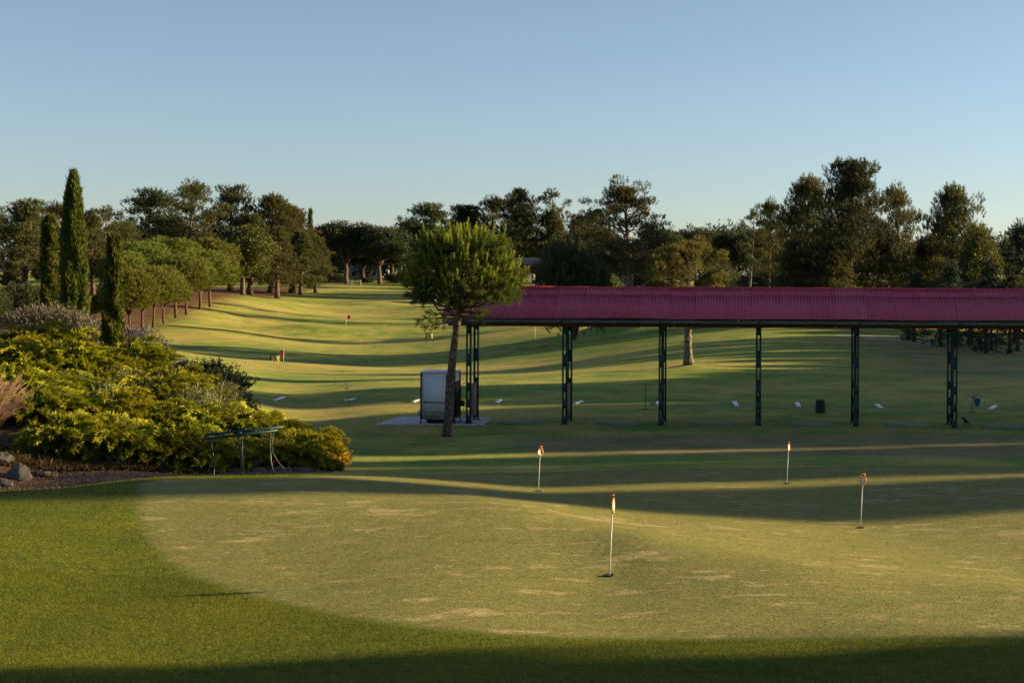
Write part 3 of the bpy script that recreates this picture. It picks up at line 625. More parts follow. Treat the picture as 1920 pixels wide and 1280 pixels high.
for x, yt, w, Y, l in [(1790, 488, 90, 92, 'blue green spruce under the golden edged tree'), (1850, 478, 80, 86, 'blue green spruce between the golden edged tree and the edge spruce'), (1715, 505, 70, 96, 'small spruce right of the low brown pines'), (1505, 500, 90, 126, 'small dark spruce left of the giant trunk')]:
    tree_px('spruce', x, yt, w, Y, l, 'spruce_tree', 'small spruces behind the roof')
for k, (x, yt, w, Y, l) in enumerate([(1704, 530, 70, 99, 'first trunk of the pine row seen under the roof'), (1764, 520, 70, 94, 'pine trunk left of the last lattice post'), (1818, 520, 70, 96, 'pine trunk just right of the last lattice post'),
   (1848, 520, 60, 91, 'dark trunk in the row, second right of the last post'), (1858, 515, 60, 90, 'paler trunk beside the dark one, right of the last post'), (1893, 515, 80, 87, 'thick trunk near the right edge under the roof'), (1908, 515, 70, 90, 'last trunk at the right edge under the roof')]):
    tree_px('top_a', x, yt, w, Y, l, group='row of pines seen under the roof')

GU = 'row of umbrella pines along the fairway'
for k, (x, Y, yt, w, l) in enumerate([
 (244, 135, 503, 92, 'nearest umbrella pine, beside the shortest cypress'), (268, 139, 499, 92, 'second umbrella pine from the shortest cypress'), (288, 143, 497, 88, 'third umbrella pine from the shortest cypress'), (308, 148, 503, 84, 'fourth umbrella pine from the shortest cypress'),
 (330, 156, 476, 104, 'fifth umbrella pine from the shortest cypress, higher crown'), (350, 161, 478, 98, 'sixth umbrella pine from the shortest cypress'), (375, 171, 467, 104, 'seventh umbrella pine, with its trunk clear at the fairway edge'), (394, 177, 470, 92, 'eighth umbrella pine, last before the oak'),
 (270, 178, 452, 110, 'umbrella pine at the back, above the nearest ones'), (320, 186, 444, 112, 'umbrella pine at the back, middle of the highest crowns'), (378, 195, 446, 112, 'umbrella pine at the back, closest to the oak'), (235, 165, 470, 90, 'umbrella pine at the back, just right of the shortest cypress')]):
    tree_px('dome_%d' % (k % 3), x, yt, w * (1.1 + .08 * math.sin(k * 2.1)), Y, l, 'umbrella_pine', GU)
for x, Y, yt, w, l in [(162, 136, 560, 42, 'very small umbrella pine left of its twin behind the lavender'), (179, 138, 550, 46, 'very small umbrella pine nearest the shortest cypress')]:
    tree_px('dome_1', x, yt, w, Y, l, 'umbrella_pine', GU)
tree_px('bush', 55, 530, 130, 120, 'dark green bushy pine left of the cypresses', 'dome_pine')
tree_px('bush', -20, 540, 90, 100, 'dark bushy pine cut by the left edge', 'dome_pine')

def own_tree(name, wc, bm, fm, loc, label, rz=0, group=None):
    e = empty(name, loc, rz); wc[0].build('trunk', M[bm], e, smooth=True); wc[1].build('crown', M[fm], e); return tag(e, label, 'tree', group)
col = lambda u: np.where(u < .08, .6 + 5 * u, 1.0) * np.where(u < .45, 1.0, 1 - .55 * (u - .45) / .5) * (1 - np.clip((u - .88) / .12, 0, 1) ** 1.3 * .85)
col2 = lambda u: np.where(u < .1, .7 + 3 * u, 1.0) * (1 - np.clip((u - .35) / .65, 0, 1) * .52)
def cy(x, ytop, yb, Y, wpx, tp, seed, label, side=(), n=5200):
    X = ax(x, Y); z0 = min(gz(X, Y), at(x, yb, Y).z); H = at(x, ytop, Y).z - z0
    return own_tree('cypress_tree', cypress(seed, H, .80 * wpx * Y / F_PX / 2, tp, n, side), 'bark', 'cypress', (X, Y, z0), label, group='cypresses on the planted bank')
cy(138, 316, 612, 46, 50, col, 1, 'tallest cypress, broad dark column with a pointed top', [(2.15, 3.3, 1.0, .15, 40), (2.9, 3.0, .8, -.2, 30), (1.1, 3.2, .9, .2, 25)], 8500)
cy(93, 402, 612, 47, 29, lambda u: 1 - np.clip((u - .85) / .15, 0, 1) ** 2 * .6, 2, 'slim blunt topped cypress left of the tallest one', [(1.0, .1, .7, 1.0, 80)], 4200)
cy(213, 440, 668, 40, 38, col2, 3, 'shortest cypress with side shoots, rising out of the yellow juniper', [(1.75, .1, .55, .75, 140), (.75, 0, .75, 1.15, 160)], 5200)
tx, ty = ax(582, 268), 268
own_tree('cypress_tree', cypress(7, at(582, 391, 268).z - gz(tx, ty), .8, lambda u: np.where(u > .55, 1.15 - u, .6) + .05, 900, (), 4.5), 'bark', 'cypress', (tx, ty, gz(tx, ty)), 'thin pointed far cypress above the wood edge')

# young stone pine with upright candles
def young_pine():
    rng = np.random.default_rng(77); Y = 40.0; k = Y / F_PX; base = at(837, 826, Y); base.z = gz(base.x, Y) - .05
    e = empty('young_pine', base); w = MB(); c = MB(); hub = np.array([.33, .0, (826 - 585) * k])
    knots = [(0, 0, 0, .20), (.02, 0, .25, .165), (.05, .02, .7, .145), (.07, .01, 1.15, .15), (.10, .0, 1.52, .165), (.115, .0, 1.68, .185), (.13, 0, 1.85, .15), (.17, .0, 2.3, .14), (.22, 0, 2.75, .125), (.255, 0, 3.0, .115), (.28, 0, 3.2, .15), (.295, 0, 3.3, .15), (.31, 0, 3.4, .11), (.33, 0, 3.62, .10)]
    kp = np.array(knots); kp[:, 3] *= .76; w.tube(kp[:, :3], kp[:, 3], 12)
    cen = np.array([(868 - 837) * k, 0, (826 - 535) * k]); rx, rzu, rzd = 1.62, 1.62, .95
    tips = []
    for i in range(64):
        d = unit(rng.normal(size=3)); d[2] = d[2] * .75 + .12; d = unit(d)
        tg = cen + d * np.array([rx, rx, rzu if d[2] > 0 else rzd]) * rng.uniform(.62, .9)
        mid = hub * .5 + tg * .5 + np.array([0, 0, -.12]) + rng.normal(0, .07, 3); Q = np.array([hub + rng.normal(0, .04, 3), hub * .75 + mid * .25, mid, mid * .45 + tg * .55, tg]); w.tube(Q, np.linspace(.045, .012, 5), 5, False)
        tips.append(Q)
    def brush(P, D, L, n, nl, nw, t0, t1, flare):
        for p, d, l in zip(P, D, L):
            f = rng.random(n); q = p + d * (f * l)[:, None]; rad = unit(rng.normal(size=(n, 3))); rad = unit(rad - (rad @ d)[:, None] * d)
            c.blades(q, unit(d * .8 + rad * flare), nl * rng.uniform(.7, 1.1, n) * (1.1 - .35 * f), nw, rng, np.clip(t0 + (t1 - t0) * f + rng.normal(0, .08, n), 0, 1))
    # dark old foliage through the whole crown
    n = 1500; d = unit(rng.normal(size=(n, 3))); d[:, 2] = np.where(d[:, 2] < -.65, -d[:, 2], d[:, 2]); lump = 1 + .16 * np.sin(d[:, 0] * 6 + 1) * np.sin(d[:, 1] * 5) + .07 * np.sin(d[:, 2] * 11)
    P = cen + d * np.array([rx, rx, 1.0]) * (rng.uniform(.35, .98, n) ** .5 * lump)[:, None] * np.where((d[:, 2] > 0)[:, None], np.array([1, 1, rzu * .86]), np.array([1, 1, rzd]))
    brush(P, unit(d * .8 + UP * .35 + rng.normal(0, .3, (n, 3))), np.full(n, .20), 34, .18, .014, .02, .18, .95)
    # candles
    m = 520; d = unit(rng.normal(size=(m * 3, 3))); d = d[d[:, 2] > -.12][:m]; m = len(d); lump = 1 + .15 * np.sin(d[:, 0] * 6 + 1) * np.sin(d[:, 1] * 5) + .05 * np.sin(d[:, 2] * 11)
    P = cen + d * np.array([rx, rx, rzu * .93]) * (rng.uniform(.80, 1.0, m) * lump)[:, None]; P[:, 2] -= .12
    L = rng.uniform(.26, .52, m) * (.75 + .35 * d[:, 2]); D = unit(UP + d * np.array([.42, .42, 0]) + rng.normal(0, .09, (m, 3)))
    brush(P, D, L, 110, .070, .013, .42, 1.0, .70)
    # drooping low sprays
    for (a, L0, z, e0) in [(3.2, 1.1, 3.35, .05), (3.5, .9, 3.25, -.05), (2.9, .8, 3.4, .2), (.1, .8, 3.5, .1), (-.4, .7, 3.4, .0), (.5, .7, 3.45, .15)]:
        Q = limb_path(rng, (.3, 0, z), a, e0, L0, 6, -.25, .08); w.tube(Q, np.linspace(.03, .008, 6), 5, False)
        pp = [along(Q, t)[0] for t in np.linspace(.45, 1, 8)]; dd = [unit(along(Q, t)[1] + rng.normal(0, .5, 3)) for t in np.linspace(.45, 1, 8)]
        brush(pp, dd, [.18] * 8, 30, .16, .012, .05, .25, .9)
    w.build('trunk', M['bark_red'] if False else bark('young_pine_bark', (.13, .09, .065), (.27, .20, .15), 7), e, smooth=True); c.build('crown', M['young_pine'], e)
    tag(e, 'young pine with round crown of upright candles in front of the shelter end', 'tree')
young_pine()

# trees beside the range, past the right hand edge of the picture, whose long shadows cross the turf
GS = 'pines standing beside the range out of the picture'
SHADE = []
def shade_row(v0, v1, X, H, Wd, step):
    v = v0 + Wd / 2 * .85; last = v1 - Wd / 2 * .85; k = max(1, int(math.ceil((last - v) / step)) + 1) if last > v else 1
    for i in range(k):
        vv = (v0 + v1) / 2 if k == 1 else v + (last - v) * i / (k - 1); x = X + (i % 3) * 1.6; SHADE.append((x, vv + math.tan(SUN_AZ) * x, H * (1 + .04 * math.sin(i * 2.3)), Wd))
shade_row(-14, 8.7, 30, 14, 6.5, 3.2)
shade_row(-16, 8.6, 38, 15.5, 6.5, 3.2)
shade_row(21.7, 24.7, 82, 20.4, 3.9, 3)
shade_row(26.4, 32.6, 76, 16.9, 5.0, 2.4)
shade_row(32, 34.6, 76, 16.6, 4.2, 2.6)
shade_row(36.2, 42.5, 50, 12.9, 5.2, 3.0)
shade_row(38, 43.5, 56, 14.2, 4.6, 1.8)
shade_row(42, 51.6, 50, 14.0, 5.4, 3.0)
shade_row(51, 56, 42, 9.0, 5.0, 3)
shade_row(54.8, 62.5, 48, 12.5, 5.4, 3.0)
shade_row(61.5, 66.5, 42, 7.6, 4.4, 2.6)
shade_row(65.5, 76, 42, 7.3, 4.4, 2.6)
shade_row(75.5, 98, 42, 7.4, 4.6, 3.0)
shade_row(99, 114, 48, 8, 5, 3.4)
for v, x in ((7.4, 44), (8.4, 46), (6.4, 47)): tree('top_a', x, v + math.tan(SUN_AZ) * x, 15.5, 6, 'tall pine beside the range, past the right edge of the picture', 'pine_tree', 'tree', GS)
for i, (X, Y, H, Wd) in enumerate(SHADE):
    tree('shade', X, Y, H, Wd, 'tall pine beside the range, past the right edge of the picture', 'pine_tree', 'tree', GS)

# far wood closing the horizon
def far_wood():
    rng = np.random.default_rng(5); b = MB(); P = []; D = []
    X = -175
    while X < 130:
        Y = rng.uniform(372, 430); Z = gz(X, Y); H = 10 + 5 * rng.random() + 2 * math.sin(X * .07); r = rng.uniform(3.5, 6)
        n = 420; d = unit(rng.normal(size=(n, 3))); k = rng.uniform(.4, 1.05, n)[:, None]
        q = np.array([X, Y, Z + H * .52]) + d * np.array([r, r, H * .5]) * k; P.append(q); D.append(unit(d + UP * .6)); X += rng.uniform(1.9, 4.0)
    tufts(b, rng, np.concatenate(P), np.concatenate(D), 7, .95, .30, .3, .9, 0, .35)
    tag(b.build('forest', M['pine_dark']), 'far dark wood closing the horizon behind the range', 'forest', kind='stuff')
far_wood()

# ------------------------------------------------------------------ planted bank
def juniper(seed, n=105):
    """arching plumes: a nodding stem with feathery side sprays, tips golden, over a dark core"""
    rng = np.random.default_rng(seed); b = MB(); m0 = 900
    d = unit(rng.normal(size=(m0, 3))); d[:, 2] = np.abs(d[:, 2]); b.blades(d * np.array([.62, .62, .52]) * rng.uniform(.5, 1, (m0, 1)), unit(d + rng.normal(0, .5, (m0, 3))), .16, .05, rng, .0, True)  # inner leaves coloured dark, standing for the shade between plumes
    for i in range(n):
        az = rng.uniform(0, 6.283); r0 = rng.uniform(.05, .55); L = rng.uniform(.50, .95) * (1 - .25 * r0); el = rng.uniform(.05, 1.2) * (1.15 - r0)
        z0 = rng.uniform(.05, .52) * (1.15 - r0); p = np.array([math.cos(az) * r0, math.sin(az) * r0, z0]); k = 9; P = [p]
        for s in range(k - 1):
            e = el * (1 - s / (k - 1) * 1.5) - .02; az += rng.normal(0, .07); P.append(P[-1] + L / (k - 1) * np.array([math.cos(az) * math.cos(e), math.sin(az) * math.cos(e), math.sin(e)]))
        P = np.array(P); m = 64; f = rng.uniform(.18, 1, m); q = np.array([along(P, t)[0] for t in f]); d = np.array([along(P, t)[1] for t in f])
        sd = unit(np.cross(d, UP)); sg = np.where(rng.random(m) < .5, 1, -1)[:, None]; w = (1.05 - f)[:, None]
        D1 = unit(d + sd * sg * (.62 * w ** .5) + UP * rng.normal(.12, .16, (m, 1))); L1 = .06 + .20 * w[:, 0] * rng.uniform(.5, 1.1, m)
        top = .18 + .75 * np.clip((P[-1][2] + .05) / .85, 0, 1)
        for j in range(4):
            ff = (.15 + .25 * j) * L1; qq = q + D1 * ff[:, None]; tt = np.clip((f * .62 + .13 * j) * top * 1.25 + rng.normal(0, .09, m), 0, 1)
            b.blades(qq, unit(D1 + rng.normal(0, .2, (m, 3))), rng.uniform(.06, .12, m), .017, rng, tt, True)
    return b
def twig_dome(seed, n, L, w, leaf, up=.7, z0=.1, lf=6, tip=None, tipw=0, spread=1.0, R0=.25, curve=0.0, lt=.45, tips=.9, fill=.5):
    """dome of stems fanning out from the base, leaves along the stems"""
    rng = np.random.default_rng(seed); b = MB()
    d = rng.normal(size=(n, 3)) * spread; d[:, 2] = np.abs(d[:, 2]) * .7 + up; d = unit(d); base = rng.uniform(-R0, R0, (n, 3)); base[:, 2] = z0 * rng.random(n)
    Ls = L * rng.uniform(.75, 1.1, n); b.blades(base, d, Ls, w, rng, .15)
    if lf:
        f = rng.uniform(fill, 1, (n, lf)); P = (base[:, None] + d[:, None] * (f * Ls[:, None])[..., None]).reshape(-1, 3); P[:, 2] -= curve * (f ** 2).ravel()
        D = unit(np.repeat(d, lf, 0) * .7 + rng.normal(0, .5, (n * lf, 3))); b.blades(P, D, leaf * rng.uniform(.6, 1.3, n * lf), leaf * .36, rng, np.clip(lt + .5 * (f.ravel() - .6) + rng.normal(0, .15, n * lf), 0, 1), True)
    if tip:
        P = base + d * Ls[:, None] * .9; b.blades(P, unit(d + rng.normal(0, .08, (n, 3))), tip * rng.uniform(.7, 1.2, n), tipw, rng, np.clip(rng.normal(tips, .15, n), 0, 1), True)
    return b
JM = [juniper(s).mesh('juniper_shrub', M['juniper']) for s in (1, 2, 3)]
SM = [twig_dome(s, 520, .62, .010, .055, .55, .1, 13, fill=.35).mesh('silver_shrub', M['silver']) for s in (11, 12)]
LM = twig_dome(21, 620, .78, .008, .09, .65, .1, 3, .11, .020, .75, .22, fill=.1, lt=.1, tips=.75).mesh('lavender', M['lavender'])
LB = twig_dome(22, 620, .72, .008, .09, .5, .1, 3, .13, .024, .9, .22, fill=.1, lt=.1, tips=.8).mesh('lavender', M['lavender_blue'])
RM = twig_dome(23, 300, .62, .014, .07, .55, .1, 30, spread=.8, fill=.2, lt=.3).mesh('rosemary', M['rosemary'])
HM = twig_dome(24, 700, .55, .010, .06, .35, .1, 8, spread=1.1, fill=.4).mesh('flowering_shrub', M['heli'])
rj = random.Random(9)
def shrub(me, x, Y, s, sz, label, name, group, cat='shrub', y=None):
    X = ax(x, Y); v = rj.uniform(.85, 1.2) if 'juniper' in name else 1; o = put(name, me, None, (X, Y, gz(X, Y) - .05), (rj.gauss(0, .07), rj.gauss(0, .07), rj.uniform(0, 6.28)), (s * rj.uniform(.95, 1.15), s, sz * v)); return tag(o, label, cat, group)
GJ = 'golden junipers on the planted bank'
jun = [(112,27.0,.80,.80,'front juniper nearest the pink plumed grass'),(165,27.3,.85,.85,'front juniper second from the pink plumed grass'),(225,27.6,.90,.90,'front juniper third from the pink plumed grass, above the weeds'),(285,27.9,.9,.85,'front juniper fourth from the plumed grass'),
 (340,28.2,.9,.85,'front juniper just left of the green rack'),(392,28.3,.85,.8,'front juniper behind the left legs of the rack'),(445,28.4,.85,.8,'front juniper behind the middle leg of the rack'),(498,28.6,.85,.82,'front juniper behind the right legs of the rack'),(545,28.9,.85,.85,'juniper right of the rack'),(580,29.5,.75,.8,'last juniper before the orange flowered shrub'),
 (60,28.6,.95,.95,'second row juniper behind the pink plumed grass'),(130,29.2,.95,.95,'second row juniper with a dark gap below'),(205,29.8,.9,.95,'second row juniper below the left silver shrub'),(275,30.2,.95,.9,'second row juniper below the middle silver shrubs'),(345,30.6,.95,.9,'second row juniper under the paler silver shrub'),(420,31.0,.95,.9,'second row juniper above the rack'),(490,31.4,.9,.95,'golden juniper whose tips show against the dark lawn'),(455,32.6,.8,.8,'juniper beside the dark spiky rosemary, lower side'),
 (15,30.2,1.0,1.0,'juniper at the picture edge above the plumed grass'),(80,31.2,1.0,1.0,'third row juniper right of the edge one'),(330,33.2,.85,.8,'juniper between the silver shrubs, upper'),(110,33.6,1.0,1.0,'juniper in the bright middle of the bank'),(175,34.3,.95,.95,'juniper above the left silver shrub'),(290,34.8,.9,.85,'juniper right of the shortest cypress foot'),
 (10,33.2,1.05,1.05,'upper juniper at the picture edge'),(60,35.2,1.05,1.05,'upper juniper below the pale lavender'),(120,36.4,1.0,1.0,'upper juniper below the tallest cypress'),(180,37.4,1.0,.95,'upper juniper left of the shortest cypress foot'),(245,38.0,.9,.85,'upper juniper hiding the foot of the shortest cypress'),(5,36.5,1.05,1.0,'topmost juniper at the picture edge'),(60,38.5,1.0,.95,'topmost juniper in front of the pale lavender'),(310,36.8,.8,.75,'juniper in front of the blue lavender'),(365,35.0,.8,.75,'juniper left of the dark spiky rosemary')]
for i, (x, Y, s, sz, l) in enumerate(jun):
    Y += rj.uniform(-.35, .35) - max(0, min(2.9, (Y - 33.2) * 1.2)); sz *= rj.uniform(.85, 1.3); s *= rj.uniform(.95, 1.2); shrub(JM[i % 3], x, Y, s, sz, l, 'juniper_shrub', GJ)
for i, (x, Y, s, l) in enumerate([(200,31.6,.95,'silver leaved shrub lowest among the golden junipers'),(240,33.0,1.0,'silver leaved shrub in the middle of the bank'),(160,32.2,.8,'small silver shrub toward the plumed grass'),(375,32.0,1.15,'pale silver shrub above the rack'),(405,33.4,1.05,'silver shrub below the dark rosemary'),(280,32.6,.85,'silver shrub between the middle one and the pale one'),(425,34.8,.8,'small silver shrub touching the rosemary')]):
    shrub(SM[i % 2], x, Y, s * .9, s * 1.25, l, 'silver_shrub', 'silver leaved shrubs among the junipers')
for x, Y, s, l in [(70,41,1.15,'pale lavender furthest left on top of the bank'),(105,41.5,1.25,'pale lavender in front of the slim cypress'),(140,41.5,1.15,'pale lavender in front of the tallest cypress'),(30,42,.8,'small pale lavender at the left of the bank top'),(170,41,.85,'small pale lavender between the two big cypresses')]:
    shrub(LM, x, Y, s * .82, s * .85, l, 'lavender', 'lavender on the bank top', 'lavender')
for x, Y, s, l in [(248,42.5,1.05,'blue lavender right beside the shortest cypress'),(275,43,1.0,'blue lavender in the middle of its row'),(300,44,.8,'last blue lavender of the row'),(345,40,.6,'blue lavender left of the rosemary')]:
    shrub(LB, x, Y, s, s * 1.1, l, 'lavender', 'blue lavender behind the shortest cypress', 'lavender')
for x, Y, s, l in [(395,37.5,1.0,'dark rosemary with upright spikes, upper of the three'),(425,36.2,1.05,'dark rosemary in the middle, against the lit fairway'),(445,34.6,.85,'dark rosemary lowest, leaning towards the lawn')]:
    shrub(RM, x, Y, s * .9, s * 1.1, l, 'rosemary', 'dark rosemary at the bank end', 'rosemary')
hx, hy = ax(606, 29.6), 29.6; e = empty('flowering_shrub', (hx, hy, gz(hx, hy) - .03)); put('foliage', HM, e, scale=(.95, .95, .9))
rng = np.random.default_rng(31); n = 420; d = unit(np.stack([rng.normal(.35, .8, n), rng.normal(0, .8, n), np.abs(rng.normal(0, 1, n)) * .8 + .15], 1)); P = d * np.array([.55, .55, .56]) * rng.uniform(.92, 1.05, (n, 1)) + np.array([0, 0, .05]); b = MB()
for k in range(5): b.blades(P + rng.normal(0, .012, (n, 3)), unit(d + rng.normal(0, .7, (n, 3))), .05, .035, rng, rng.random(n), True)
b.build('flowers', M['heli_flower'], e); tag(e, 'rounded grey shrub topped with orange flowers at the end of the bank', 'shrub')
def fountain(x, Y, s, label, seed):
    rng = np.random.default_rng(seed); X = ax(x, Y); e = empty('fountain_grass', (X, Y, gz(X, Y))); b = MB(); c = MB()
    for i in range(420):
        az = rng.uniform(0, 6.283); P = limb_path(rng, (math.cos(az) * .06, math.sin(az) * .06, 0), az, rng.uniform(.9, 1.45), s * rng.uniform(.6, 1.0), 6, -1.1, .05)
        for q in range(5): b.blades([P[q]], np.array([P[q+1] - P[q]]), np.linalg.norm(P[q+1] - P[q]) * 1.05, .012 - .0015 * q, rng, .25 + .08 * q)
    for i in range(75):
        az = rng.uniform(0, 6.283); P = limb_path(rng, (0, 0, 0), az, rng.uniform(1.0, 1.5), s * rng.uniform(.95, 1.3), 7, -.75, .04)
        for q in range(6): b.blades([P[q]], np.array([P[q+1] - P[q]]), np.linalg.norm(P[q+1] - P[q]) * 1.05, .007, rng, .4)
        m = 46; f = rng.uniform(.68, 1, m); q = np.array([along(P, t)[0] for t in f]); dd = np.array([along(P, t)[1] for t in f]); c.blades(q, unit(dd + rng.normal(0, .35, (m, 3))), .06, .010, rng, np.clip(rng.normal(.75, .2, m), 0, 1))
    b.build('blades', M['plume'], e); c.build('plumes', M['plume'], e); tag(e, label, 'grass clump')
fountain(-8, 27.6, .95, 'clump of arching grass with pink plumes at the picture edge', 1)
# weeds and litter on the foot of the bank
def weeds():
    rng = np.random.default_rng(8); n = 5200; x = rng.uniform(-40, 640, n); Y = 25.2 + (x / 640) * 3.0 + np.abs(rng.normal(0, .7, n)); X = ax(x, Y); k = rng.random(n) < np.where(x < 350, 1, .5); X, Y = X[k], Y[k]; n = len(X)
    P = np.repeat(np.stack([X, Y, gzv(X, Y)], 1), 4, 0) + rng.normal(0, .03, (n * 4, 3)) * np.array([1, 1, .2]); D = rng.normal(0, .7, (n * 4, 3)); D[:, 2] = 1
    tag(MB().blades(P, D, rng.uniform(.04, .14, n * 4), .022, rng, np.repeat(rng.random(n), 4), True).build('weeds', M['weeds']), 'low weeds and dry creepers at the foot of the bank', 'weeds', kind='stuff')
    n = 2600; x = rng.uniform(-60, 640, n); Y = 23.4 + (x / 640) * 2.6 + rng.uniform(-.6, 3, n); X = ax(x, Y); k = poly_sd(X, Y, BED) > .1; X, Y = X[k], Y[k]; b = MB()
    for a, c in zip(X, Y):
        r = rng.uniform(.008, .03); b.add(np.array([(-1,-1,0),(1,-1,0),(1,1,0),(-1,1,0),(0,0,1.1)]) * r * rng.uniform(.7, 1.3, (5, 3)) + np.array([a, c, gz0(a, c)]), [(0,1,4),(1,2,4),(2,3,4),(3,0,4)])
    tag(b.build('gravel', M['grit']), 'scattered gravel and bark bits on the path', 'gravel', kind='stuff')
_cache = {}
def gz0(X, Y):
    k = (round(X * 4), round(Y * 4))
    if k not in _cache: _cache[k] = gz(k[0] / 4, k[1] / 4)
    return _cache[k]
weeds()
def rock(x, Y, sx, sy, sz, seed, label, name='boulder', group=None, rz=0, sink=.3):
    bm = bmesh.new(); bmesh.ops.create_icosphere(bm, subdivisions=3, radius=1); rr = random.Random(seed)
    pl = [(Vector((rr.uniform(-1, 1), rr.uniform(-1, 1), rr.uniform(-.4, 1))).normalized(), rr.uniform(.55, .8)) for _ in range(13)]
    for v in bm.verts:
        for nrm, dd in pl:
            k = v.co.dot(nrm) - dd
            if k > 0: v.co -= nrm * k
        v.co = Vector((v.co.x * sx, v.co.y * sy, v.co.z * sz)) + Vector((rr.gauss(0, .008),) * 3)
    me = bpy.data.meshes.new(name); bm.to_mesh(me); bm.free(); me.materials.append(M['stone']); X = ax(x, Y)
    return tag(put(name, me, None, (X, Y, gz(X, Y) + sz * (1 - sink) * .75), (0, 0, rz)), label, 'rock', group)
rock(36, 24.6, .25, .24, .21, 4, 'large squarish boulder beside the path'); rock(4, 25.4, .20, .20, .14, 7, 'boulder behind the large one at the picture edge'); rock(8, 23.6, .26, .18, .07, 2, 'low flat stone in front of the large boulder')
for i, x in enumerate(range(215, 610, 44)):
    Y = 26.0 + x / 640 * 1.9; rock(x, Y, .30, .10, .075, 30 + i, 'flat edging stone %s along the path' % ['left end', 'second', 'third', 'fourth', 'left of the rack', 'behind the rack', 'right under the rack', 'right of the rack', 'last'][i % 9], 'edging_stone', 'edging stones of the bank', .05, .5)
lg = MB().tube([(-.28, 0, .05), (0, .02, .055), (.3, -.02, .045)], [.05, .055, .045], 9).build('log', M['bark_grey'], loc=(ax(75, 25.1), 25.1, gz(ax(75, 25.1), 25.1)), smooth=True); lg.rotation_euler = (0, 0, .35); tag(lg, 'short grey log lying right of the large boulder', 'log')

# ------------------------------------------------------------------ green metal rack
def rack():
    Y = 24.2; k = Y / F_PX; p = ground(455, 889, 20, 27); p = Vector((ax(455, Y), Y, min(gz(ax(455, Y), Y), at(455, 893, Y).z))); e = empty('bag_rack', p, R(14))
    H = .72
    def pr(x, y, d=0.0): return ((x - 455) * k, d, (893 - y) * k)
    def tb(nm, pts, r, mat='rackgreen'): MB().tube(np.array([pr(*q) for q in pts]), r * .85, 8).build(nm, M[mat], e, smooth=True)
    for nm, d, y0, y1, x0, x1 in (('front_rail', -.14, 820, 806, 384, 520), ('back_rail', .14, 815, 803, 388, 530)):
        a, b_ = np.array(pr(x0, y0, d)), np.array(pr(x1, y1, d)); L = np.linalg.norm(b_ - a); mb = MB(); ang = math.atan2(b_[2] - a[2], b_[0] - a[0])
        mb.box((0, 0, 0), (L, .045, .036)); o = mb.build(nm, M['rackgreen'], e, loc=(a + b_) / 2); o.rotation_euler = (0, -ang, 0)
        for q in range(5):
            f = (q + .5) / 5; c_ = a + (b_ - a) * f; bb = MB().box((0, 0, 0), (.05, .055, .02)).build('notch_block', M['rackgreen'], e, loc=c_ + np.array([0, 0, .034])); bb.rotation_euler = (0, -ang, 0)
    for nm, x0, y0, x1, y1 in (('cross_bar', 400, 818, 402, 816), ('cross_bar', 452, 812, 454, 811), ('cross_bar', 507, 808, 509, 806)):
        tb(nm, [(x0, y0, -.14), (x1, y1, .14)], .016)
    tb('leg', [(401, 819, -.12), (404, 845, -.10), (407, 870, -.14), (407, 883, -.18), (405, 894, -.22)], .013)
    tb('leg', [(393, 819, .12), (401, 842, .06), (402, 860, .10), (396, 875, .16), (390, 893, .22)], .011)
    tb('leg', [(450, 813, -.12), (453, 850, -.1), (456, 880, -.14), (457, 894, -.2)], .017)
    tb('leg', [(454, 811, .12), (455, 850, .1), (457, 880, .14), (458, 893, .2)], .013)
    tb('leg', [(505, 810, -.12), (506, 838, -.08), (508, 862, -.1), (511, 880, -.14), (518, 890, -.18), (527, 892, -.2)], .014)
    tb('leg', [(512, 808, .12), (508, 838, .08), (510, 852, .1), (520, 870, .14), (531, 884, .18), (532, 889, .2), (527, 892, .2)], .011)
    for a in ([(407, 842, -.08), (420, 819, -.1)], [(449, 838, -.08), (425, 816, -.1)], [(456, 834, -.08), (471, 819, -.1)], [(505, 836, -.08), (487, 814, -.1)]): tb('brace', a, .007)
    tag(e, 'green metal bag rack with curved legs standing on the path', 'rack')
rack()

